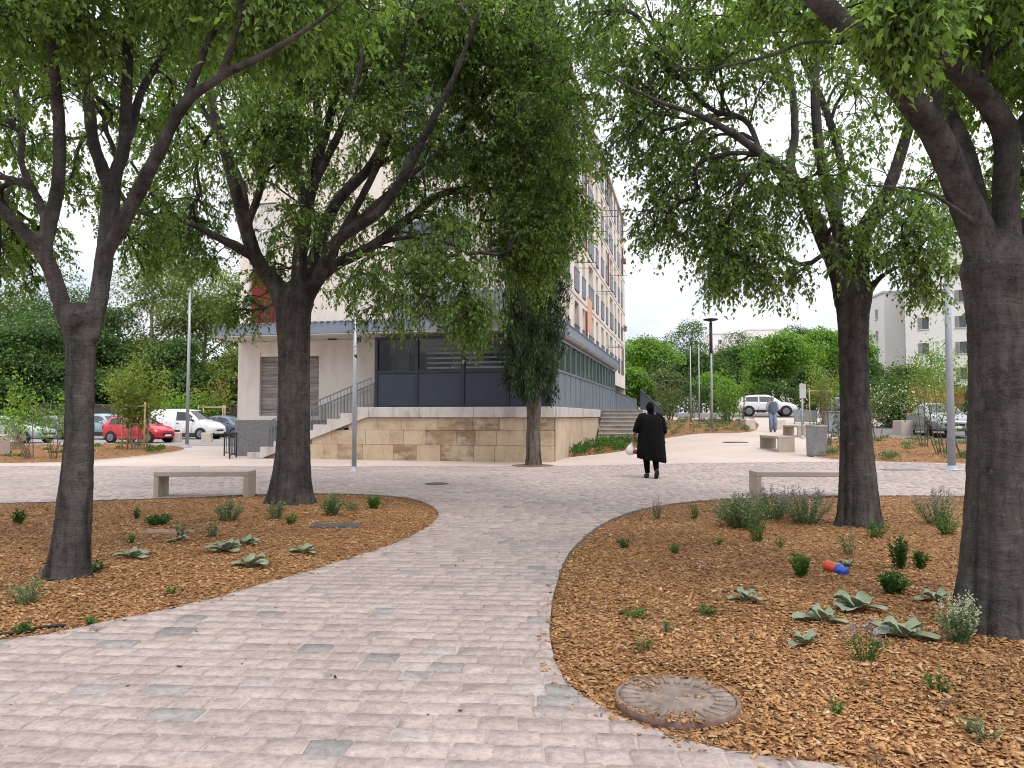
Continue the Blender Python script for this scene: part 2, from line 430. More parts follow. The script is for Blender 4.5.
def chips(poly, n, mat, near, pw, maxd=20):
    xs = [p[0] for p in poly]; ys = [p[1] for p in poly]
    X = RNG.uniform(min(xs), max(xs), n*14); Y = RNG.uniform(min(ys), max(ys), n*14)
    w = np.minimum(1, (near/np.hypot(X, Y))**pw); vis = (np.abs(X) < Y*1.15+2.2)
    k = (RNG.uniform(0, 1, len(X)) < w) & vis; X, Y = X[k], Y[k]
    k = in_poly(X, Y, poly); X, Y = X[k][:n], Y[k][:n]
    ed = edge_dist(X, Y, poly); k = ed > .012; X, Y = X[k], Y[k]
    Z = gv(X, Y)+bed_h(poly)(np.stack([X, Y], 1))+RNG.uniform(.001, .016, len(X))
    # a few chips kicked out over the rim
    pb = np.array(poly); ii = RNG.integers(0, len(pb), 420); ox = pb[ii, 0]+RNG.normal(0, .07, 420); oy = pb[ii, 1]+RNG.normal(0, .07, 420)
    k = ~in_poly(ox, oy, poly) & (np.hypot(ox, oy) > 1.5); X = np.r_[X, ox[k]]; Y = np.r_[Y, oy[k]]; Z = np.r_[Z, gv(ox[k], oy[k])+.015]
    me = chips_mesh('wood_chips', X, Y, Z, .013, .040)
    o = link('wood_chips', me, mat); tag(o, kind='stuff'); return o
def stones():
    ang = R(-4); ca, sa = math.cos(ang), math.sin(ang)
    m, nt, out = new_mat('cobble_stone'); ge = N(nt, 'ShaderNodeNewGeometry'); v = coords(nt)
    base = ramp(nt, [(0, (.325, .262, .238)), (.3, (.348, .282, .255)), (.6, (.367, .296, .267)), (.90, (.388, .32, .288)), (.935, (.345, .305, .285)), (.948, (.255, .238, .226)), (.98, (.265, .25, .238)), (1, (.20, .188, .18))], ge.outputs['Random Per Island'])
    big = ramp(nt, [(.3, .88), (.7, 1.1)], noise(nt, v, .5, 6, .6)).outputs[0]
    fine = ramp(nt, [(.3, .72), (.5, 1.0), (.7, 1.2)], noise(nt, v, 28, 7, .72)).outputs[0]
    mid = ramp(nt, [(.3, .92), (.7, 1.08)], noise(nt, v, 7, 5, .7)).outputs[0]
    c = mixc(nt, base.outputs[0], big, 1, 'MULTIPLY'); c = mixc(nt, c, fine, 1, 'MULTIPLY'); c = mixc(nt, c, mid, 1, 'MULTIPLY')
    pale = ramp(nt, [(.54, 0), (.7, .5)], noise(nt, v, 3.2, 8, .75)).outputs[0]
    c = mixc(nt, c, (.44, .372, .343), pale)
    dk = ramp(nt, [(.57, 1), (.72, .78)], noise(nt, v, 1.7, 9, .78)).outputs[0]; c = mixc(nt, c, dk, 1, 'MULTIPLY'); gt = ramp(nt, [(.64, 1), (.70, .5)], noise(nt, v, 75, 3, .6)).outputs[0]; c = mixc(nt, c, gt, 1, 'MULTIPLY')
    h = noise(nt, v, 24, 7, .7)
    finish(nt, out, c, .82, bump(nt, h, .5, .006), 0, .25)
    rows = []; y = -4.0; VS = []
    rh = .150
    x_all = []
    for r in range(int(34/rh)):
        v0 = -6+r*rh
        half = .88*max(v0, 1)+5
        x = -half+random.random()*.2
        while x < half:
            L = random.uniform(.165, .262); x_all.append((x, v0, L)); x += L
    A = np.array(x_all); n = len(A)
    gap = .006; ch = .0035
    cx, cy = A[:, 0]+A[:, 2]/2, A[:, 1]+rh/2
    hx, hy = A[:, 2]/2-gap/2, np.full(n, rh/2-gap/2)
    wx = lambda a, b: a*ca-b*sa
    wy = lambda a, b: a*sa+b*ca
    CX, CY = wx(cx, cy), wy(cx, cy)
    inb = np.zeros(n, bool)
    for pp in (BED_R, BED_L): inb |= in_poly(CX, CY, pp) & (edge_dist(CX, CY, pp) > .075)
    keep = (CY > 1.2) & (CY < 21.4) & ~inb & (np.abs(CX) < .85*CY+3.0)
    # nothing laid under the building
    bx, by = (CX-1.26)*.972-(CY-23.3)*.234, (CX-1.26)*.234+(CY-23.3)*.972
    keep &= ~((by > -.15) & (bx < .15))
    cx, cy, hx, hy = cx[keep], cy[keep], hx[keep], hy[keep]; n = len(cx)
    # every stone: a worn ten-sided outline, a sloping shoulder and a slightly tilted top
    OUT = ((-1, -.84), (-.93, -1), (0, -1), (.93, -1), (1, -.84), (1, .84), (.93, 1), (0, 1), (-.93, 1), (-1, .84)); K = 10
    V = np.zeros((n, 2*K, 3))
    tz = RNG.normal(0, .0016, n); tx = RNG.normal(0, .008, n); ty = RNG.normal(0, .008, n)
    for q, (sx, sy) in enumerate(OUT):
        jx, jy = RNG.normal(0, .0045, n), RNG.normal(0, .0038, n)
        for top in (0, 1):
            k = 1-top
            a = cx+sx*(hx-(ch if top else 0))+jx; b = cy+sy*(hy-(ch if top else 0))+jy
            X, Y = wx(a, b), wy(a, b)
            for pp in (BED_R, BED_L):       # stones are cut along the bed edge
                i = np.where(in_poly(X, Y, pp))[0]
                if len(i):
                    P2 = np.array(pp); A2 = P2; B2 = np.roll(P2, -1, 0); ab = B2-A2
                    for w in i:
                        p = np.array([X[w], Y[w]]); t = np.clip(((p-A2)*ab).sum(1)/((ab*ab).sum(1)+1e-12), 0, 1); c = A2+ab*t[:, None]; jn = np.argmin(((c-p)**2).sum(1)); X[w], Y[w] = c[jn]
            z = gv(X, Y)+(.011+tz+tx*sx*hx*1.2+ty*sy*hy*1.2 if top else .0005)
            V[:, top*K+q] = np.stack([X, Y, z], 1)
    b = (np.arange(n)*2*K)[:, None]
    tops = b+np.arange(K, 2*K); sides = np.concatenate([b+np.array((q, (q+1) % K, K+(q+1) % K, K+q)) for q in range(K)])
    o = link('paving', np_mesh('paving', V.reshape(-1, 3), [tops, sides]), m); tag(o, kind='structure')
    mort = M('mortar', (.375, .305, .276), .9, .25, 4, .4, 120)
    bl = B(30, -.02)[:2]; br = B(0, -.02)[:2]
    from mathutils.geometry import tessellate_polygon
    outer = [(-15, -3), (15, -3), (25, 18), (-25, 18)]
    loops = [[Vector((a, b, .0045)) for a, b in q] for q in (outer, BED_R, BED_L)]; tri = tessellate_polygon(loops); vv = [v for l in loops for v in l]
    mb = MB(); mb.add(vv, [tuple(t) for t in tri]); me = mb.mesh('mortar_bed', False)
    bm = bmesh.new(); bm.from_mesh(me)
    for fc in bm.faces:
        if fc.normal.z < 0: fc.normal_flip()
    bm.to_mesh(me); bm.free(); tag(link('mortar_bed', me, mort), kind='structure')
    sheet('mortar_bed', [(-25, 18), (25, 18), (26.6, 21.4), (-26.6, 21.4)], .0045, mort)
def strip(name, poly, w, z0, z1, mat, skip=None):
    """kerb ribbon following a closed outline, w wide on the outside"""
    k = len(poly); P2 = np.array(poly); t = np.roll(P2, -1, 0)-np.roll(P2, 1, 0); t /= np.linalg.norm(t, axis=1)[:, None]
    area = np.sum(P2[:, 0]*np.roll(P2[:, 1], -1)-np.roll(P2[:, 0], -1)*P2[:, 1]); sg = 1 if area > 0 else -1
    nrm = np.stack([t[:, 1], -t[:, 0]], 1)*sg
    A = P2; Bq = P2+nrm*w
    za = gv(A[:, 0], A[:, 1]); zb = gv(Bq[:, 0], Bq[:, 1])
    V = np.concatenate([np.c_[A, za+z0], np.c_[A, za+z1], np.c_[Bq, zb+z1-.002], np.c_[Bq, zb+z0]])
    i = np.arange(k); j = (i+1) % k
    fs = np.concatenate([np.stack([i+a*k, j+a*k, j+b*k, i+b*k], 1) for a, b in ((0, 1), (1, 2), (2, 3))])
    me = np_mesh(name, V, [fs]); bm = bmesh.new(); bm.from_mesh(me); bmesh.ops.recalc_face_normals(bm, faces=bm.faces); bm.to_mesh(me); bm.free()
    o = link(name, me, mat); tag(o, kind='structure')
def B(a, b, z=0.0):
    return Vector((1.26-.972*a+.234*b, 23.3+.234*a+.972*b, z))
def ground_all():
    terrain(); stones()
    mm, cm = mulch_mat(), chip_mat()
    for p, n, nr, pw in ((BED_R, NCH_R, 4.2, 1.5), (BED_L, NCH_L, 5.5, 1.5)):
        sheet('mulch_bed', p, 0, mm, .3, bed_h(p)); chips(p, n, cm, nr, pw)
    kerb = M('edging_cement', (.46, .42, .385), .85, .2, 8, .3, 150)
    steel = M('edging_steel', (.10, .08, .068), .7, .3, 8, .1, 60)
    strip('bed_edging', BED_R, .008, -.12, .010, steel); strip('bed_edging', BED_L, .008, -.12, .010, steel)
    asph = M('asphalt', (.14, .135, .13), .9, .2, 1.2, .3, 200)
    sheet('car_park', [(-70, 36.2), (-8.2, 36.2), (-8.2, 52), (-70, 52)], -.004, M('pale_asphalt', (.26, .245, .235), .9, .15, 1.2, .3, 200), 2.0)
    sheet('verge', [(-90, 53), (-6, 53), (-6, 95), (-90, 95)], -.004, M('verge_earth', (.10, .085, .045), .95, .4, .8, .3, 60), 4)
    sheet('road', [(13.2, 26.6), (60, 26.6), (60, 41), (19, 41), (15, 36)], -.004, asph, 1.0)
    sheet('road', [(12, 53), (70, 53), (70, 62), (12, 62)], -.004, asph, 1.0)
    sheet('verge', [(2, 64), (70, 64), (90, 130), (2, 130)], -.004, M('verge_earth', (.10, .085, .045)), 6)
    # planted beds further back: mulch soil, chips and low ground cover
    def small_bed(name, pts, n):
        poly = catmull(pts, 6)
        sheet('mulch_bed', poly, .02, mm, .5, lambda V: .012+.10*np.clip(edge_dist(V[:, 0], V[:, 1], poly)/1.2, 0, 1))
        strip('bed_edging', poly, .04, -.02, .016, kerb)
        xs = [p[0] for p in poly]; ys = [p[1] for p in poly]
        X = RNG.uniform(min(xs), max(xs), n*2); Y = RNG.uniform(min(ys), max(ys), n*2); k = in_poly(X, Y, poly); X, Y = X[k][:n], Y[k][:n]
        Z = gv(X, Y)+.012+.10*np.clip(edge_dist(X, Y, poly)/1.2, 0, 1)+.012
        tag(link('wood_chips', chips_mesh('wood_chips', X, Y, Z, .05, .1), cm), kind='stuff')
        BACK_BEDS.append(poly)
    small_bed('l', pts_px([(-60, 461), (40, 463), (110, 459), (165, 453), (184, 449), (170, 446), (110, 445), (40, 446), (-60, 447)]), 3500)
    small_bed('r', [((a-512)/F*b, b) for a, b in ((655, 32.5), (700, 34.3), (745, 35.3), (757, 39), (752, 46), (705, 48), (655, 47), (642, 38))], 3500)
    small_bed('rr', pts_px([(812, 455), (860, 461), (960, 464), (1060, 466), (1060, 445), (960, 442), (880, 438), (826, 440)]), 3500)
    small_bed('w', [tuple(B(-.12, 2.6)[:2]), tuple(B(-.12, 9.6)[:2]), tuple(B(-2.3, 9.7)[:2]), tuple(B(-2.6, 7.5)[:2]), tuple(B(-1.8, 4.5)[:2]), tuple(B(-.5, 2.5)[:2])], 2500)
    # dropped leaves and crumbs on the paving
    for poly in (BED_R, BED_L):
        n = 900; xs = [p[0] for p in poly]; ys = [p[1] for p in poly]; X = RNG.uniform(min(xs), max(xs), n); Y = RNG.uniform(min(ys), max(ys), n); k = in_poly(X, Y, poly) & (edge_dist(X, Y, poly) > .1); X, Y = X[k], Y[k]
        Z = gv(X, Y)+bed_h(poly)(np.stack([X, Y], 1))+.022; n = len(X)
        L = RNG.uniform(.03, .06, n); D = nrmz(np.stack([RNG.normal(size=n), RNG.normal(size=n), RNG.normal(0, .25, n)], 1)); V = leaves_geo(np.stack([X, Y, Z], 1), D, nrmz(np.array([0, 0, 1.])+rand_unit(n)*.4), L, L*.5, .3)
        tag(link('dry_leaves', leaf_mesh('dry_leaves', V), leaf_mat('leaf_fallen', (.07, .045, .025), (.19, .13, .07), (.30, .24, .13), .15)), kind='stuff')
        n = 70; k = RNG.integers(0, len(X), n); mb = MB()
        for q in k:
            a = RNG.uniform(0, 6.28); l = RNG.uniform(.05, .16); c = Vector((X[q], Y[q], Z[q]+.004)); d = Vector((math.cos(a), math.sin(a), RNG.normal(0, .06)))*l
            mb.tube([c-d, c+Vector((RNG.normal(0, .008), RNG.normal(0, .008), .006)), c+d], [.003, .004, .002], 5)
        tag(mb.build('twigs', M('dry_twig', (.10, .07, .05), .9, .3, 8, 0), None, False), kind='stuff')
    n = 230; Y = RNG.uniform(2.5, 20, n); X = RNG.uniform(-.7, .7, n)*Y
    k = ~in_poly(X, Y, BED_L) & ~in_poly(X, Y, BED_R); X, Y = X[k], Y[k]
    me = chips_mesh('fallen_leaves', X, Y, gv(X, Y)+.018, .008, .026)
    tag(link('fallen_leaves', me, M('dry_leaf', (.10, .065, .04), .9, .3, 5, 0, isl=.6)), kind='stuff')
BACK_BEDS = []
NCH_R, NCH_L = 98000, 66000
# ================================================================== TREES AND PLANTS
def rand_unit(n):
    v = RNG.normal(size=(n, 3)); return v/np.linalg.norm(v, axis=1)[:, None]
def nrmz(v): return v/(np.linalg.norm(v, axis=1)[:, None]+1e-9)
def leaves_geo(C, D, U, L, W, fold=.22):
    """leaf blades: base C, direction D, normal-ish U, length L, width W -> verts (n,5,3)"""
    n = len(C); S = nrmz(np.cross(D, U)); U2 = np.cross(S, D)
    V = np.zeros((n, 5, 3)); Lc, Wc = L[:, None], W[:, None]
    V[:, 0] = C; V[:, 2] = C+D*Lc-U2*Lc*.10
    V[:, 1] = C+D*Lc*.40+S*Wc*.5+U2*Wc*fold; V[:, 3] = C+D*Lc*.40-S*Wc*.5+U2*Wc*fold; V[:, 4] = C+D*Lc*.45
    return V
LEAF_F = np.array([(0, 4, 2, 1), (0, 3, 2, 4)])
def leaf_mesh(name, V):
    n = len(V); b = (np.arange(n)*5)[:, None]
    fs = np.concatenate([b+LEAF_F[0], b+LEAF_F[1]])
    return np_mesh(name, V.reshape(-1, 3), [fs])
def wob(a, f, ph): return np.sin(a*f+ph)

def cluster_leaves(CT, DIR, L, ntw, nlf, tl, droop):
    """twigs round each cluster centre, leaves alternating along them. returns leaf verts, twig segments"""
    n = len(CT); k = ntw
    c = np.repeat(CT, k, 0); d0 = np.repeat(DIR, k, 0)
    td = nrmz(d0*.55+rand_unit(n*k)*.9+np.array([0, 0, -.12]))
    ln = RNG.uniform(.6, 1.15, n*k)*tl
    ts = []; tw = []
    prev = c
    for s in range(nlf):
        t = (s+1)/nlf
        p = c+td*(ln*t)[:, None]+np.array([0, 0, -1.0])*(droop*ln*t*t)[:, None]
        ts.append(p)
    Tw = np.stack([c, c+td*(ln*.5)[:, None]-np.array([0, 0, 1.])*(droop*ln*.25)[:, None], ts[-1]], 1)
    allV = []
    for s, p in enumerate(ts):
        q = p if s == 0 else p
        tang = nrmz(td+np.array([0, 0, -1.0])*(2*droop*(s+1)/nlf))
        side = nrmz(np.cross(tang, rand_unit(n*k)))
        m = RNG.uniform(0, 1, n*k) < .93
        dd = nrmz(tang*.35+side*.75+np.array([0, 0, -.55])+rand_unit(n*k)*.22)
        up = nrmz(np.array([0, 0, 1.0])+rand_unit(n*k)*.55)
        l = RNG.uniform(.55, 1.3, n*k)*L
        allV.append(leaves_geo(p, dd, up, l, l*RNG.uniform(.46, .62, n*k))[m])
    return np.concatenate(allV), Tw
def twig_mesh_arrays(Tw, r):
    """three-sided thin twigs"""
    n = len(Tw); V = np.zeros((n, 9, 3))
    d = nrmz(Tw[:, 2]-Tw[:, 0]); a = nrmz(np.cross(d, rand_unit(n))); b = np.cross(d, a)
    for i, rr in enumerate((r, r*.7, r*.3)):
        for j in range(3):
            t = 2*math.pi*j/3; V[:, i*3+j] = Tw[:, i]+(a*math.cos(t)+b*math.sin(t))*rr
    bs = (np.arange(n)*9)[:, None]; fs = []
    for i in range(2):
        for j in range(3): fs.append(bs+np.array((i*3+j, i*3+(j+1) % 3, i*3+3+(j+1) % 3, i*3+3+j)))
    return V.reshape(-1, 3), np.concatenate(fs)
def remesh(me, vox, smooth=3, fac=.5):
    o = bpy.data.objects.new('tmp', me); COL.objects.link(o)
    md = o.modifiers.new('r', 'REMESH'); md.mode = 'VOXEL'; md.voxel_size = vox; md.use_smooth_shade = True
    if smooth:
        sm = o.modifiers.new('s', 'SMOOTH'); sm.iterations = smooth; sm.factor = fac
    bpy.context.view_layer.update(); dg = bpy.context.evaluated_depsgraph_get()
    r = bpy.data.meshes.new_from_object(o.evaluated_get(dg)); bpy.data.objects.remove(o); bpy.data.meshes.remove(me)
    for p in r.polygons: p.use_smooth = True
    return r
def L3(pts, base=None):
    """(px,py,Y,width px) -> smoothed world points and radii"""
    W = []; 
    for px, py, Y, w in pts:
        p = P(px, py, Y); W.append((p.x, p.y, p.z, w/2/F*Y*math.cos(math.atan((px-512)/F))**1.1))
    W = catmull(W, 5, False)
    return [Vector(w[:3]) for w in W], [max(.006, w[3]) for w in W]
def roughen(me, amp, c0, zb, flare):
    n = len(me.vertices); V = np.zeros(n*3, np.float32); me.vertices.foreach_get('co', V); V = V.reshape(-1, 3)
    Nn = np.zeros(n*3, np.float32); me.vertices.foreach_get('normal', Nn); Nn = Nn.reshape(-1, 3)
    a = np.arctan2(V[:, 1]-c0.y, V[:, 0]-c0.x); z = V[:, 2]
    h = amp*.8*(.5*np.sin(z*23+np.sin(a*3)*2)+.6*np.sin(a*7+z*1.7)+.5*np.sin(a*11-z*2.9+1)+.5*np.sin(V[:, 0]*31+z*11)*np.sin(V[:, 1]*27+z*7)+.4*np.sin(z*61+a*2))
    fl = flare*np.exp(-np.maximum(z-zb, 0)/.28)*(.8*np.sin(a*4+.7)+.55*np.sin(a*7+2)+.3*np.sin(a*2)+.15)
    gr = -1.1*flare*np.exp(-np.maximum(z-zb, 0)/.75)*np.maximum(0, np.cos(a*5+.6*np.sin(a*2)+z*.5))**10 - .5*flare*np.exp(-np.maximum(z-zb, 0)/.5)*np.maximum(0, np.cos(a*9+1.7-z*.4))**8
    V = V+Nn*(h+fl+gr)[:, None]; me.vertices.foreach_set('co', V.astype(np.float32).ravel()); me.update()

def big_tree(label, trunk, limbs, blobs, bark, leafm, leafL, vox, tw=(4, 8, .36), droop=.45, flare=.03, knots=(), dense=1.7):
    tp, tr = L3(trunk); base = tp[0].copy(); zb = bed_z(base.x, base.y)
    root = empty('hackberry_tree', (base.x, base.y, zb), 0, label, 'tree', 'hackberry trees around the path')
    off = Vector((base.x, base.y, zb))
    tp = [Vector((tp[0].x, tp[0].y, zb-.25))]+[p for p in tp if p.z > zb+.02]; tr = [tr[0]*1.12]+tr[len(tr)-len(tp)+1:]
    mb = MB(); mb.tube(tp, tr, 20)
    pos = []; par = []; prim = []
    for i, p in enumerate(tp[len(tp)//2:]):
        pos.append(p); par.append(len(pos)-2)
    for lp in limbs:
        q, r = L3(lp); mb.tube(q, r, 12)
        j0 = len(pos)
        for i, p in enumerate(q):
            pos.append(p); par.append(len(pos)-2 if i else -1)
    for kx, ky, kY, kr in knots:
        c = P(kx, ky, kY); mb.ball(c, (kr, kr*.6, kr), 10, 7)
    me = mb.mesh('trunk'); me = remesh(me, vox, 4, .5); me.materials.clear()
    roughen(me, .0035, base, zb, flare)
    me.transform(Matrix.Translation(-off)); o = link('trunk', me, bark, root)
    # ---- clusters
    CT = []
    for (px, py, Y, rx, ry, rd, n) in blobs:
        n = int(n*dense)
        c = P(px, py, Y); ax = np.array([rx/F*Y, rd, ry/F*Y])
        u = rand_unit(n)*(RNG.uniform(0, 1, n)**.45)[:, None]
        CT.append(np.array(c)+u*ax)
    CT = np.concatenate(CT)
    CT = CT[CT[:, 2] > zb+1.75]
    Pn = np.zeros((60000, 3)); m0 = len(pos); Pn[:m0] = np.array([tuple(p) for p in pos]); parent = par[:]; cnt = np.zeros(60000)
    d0 = np.array([np.min(np.sum((Pn[:m0]-c)**2, 1)) for c in CT]); CT = CT[np.argsort(d0)]
    chains = []; m = m0; dirs = []
    for c in CT:
        dd = np.sum((Pn[:m]-c)**2, 1)+.25*np.maximum(0, Pn[:m, 2]-c[2]-.1)
        j = int(np.argmin(dd))
        for _ in range(int(1+min(5, math.sqrt(dd[j])/.28))):
            if parent[j] >= 0: j = parent[j]
        s = Pn[j]; Lc = np.linalg.norm(c-s); k = max(2, int(Lc/.16)); idx = [j]
        pd = Pn[j]-Pn[parent[j]] if parent[j] >= 0 else np.array([0, 0, 1.]); pd = pd/(np.linalg.norm(pd)+1e-6)
        dv = (c-s); prev = j; wig = RNG.normal(0, .035, (k+1, 3))*min(1, Lc)
        for i in range(1, k+1):
            t = i/k
            p = s+dv*t+pd*Lc*.35*t*(1-t)*1.5+np.array([0, 0, Lc*.22*t*(1-t)])+wig[i]*(1-t)*2*t
            Pn[m] = p; parent.append(prev); prev = m; idx.append(m); m += 1
        a = prev
        while a >= 0: cnt[a] += 1; a = parent[a]
        chains.append(idx); e = Pn[idx[-1]]-Pn[idx[-2]]; dirs.append(e/(np.linalg.norm(e)+1e-9))
    bm_ = MB()
    for idx in chains:
        rr = [.0042*max(1, cnt[i])**.52+.0015 for i in idx]; rr = [min(q, .030) for q in rr]; rr[0] = min(rr[0], rr[1]*1.25); rr[-1] *= .7
        bm_.tube([Pn[i] for i in idx], rr, 5, False)
    V0 = np.array([tuple(v) for v in bm_.v]); F0 = np.array(bm_.f)
    LV, Tw = cluster_leaves(np.array([Pn[i[-1]] for i in chains]), np.array(dirs), leafL, tw[0], tw[1], tw[2], droop)
    TV, TF = twig_mesh_arrays(Tw, .0032)
    # woody branches: one mesh; leaves and twigs: the crown
    V0 = V0-np.array(off)
    nl = len(LV); b = (np.arange(nl)*5)[:, None]
    lf = np.concatenate([b+LEAF_F[0], b+LEAF_F[1]])
    V = np.concatenate([np.concatenate([LV.reshape(-1, 3), TV])-np.array(off), V0]); fs = np.concatenate([lf, TF+nl*5, F0+nl*5+len(TV)])
    me = np_mesh('crown', V, [fs], np.concatenate([np.zeros(len(lf)), np.ones(len(TF)+len(F0))]))
    link('crown', me, [leafm, bark], root)
    return root

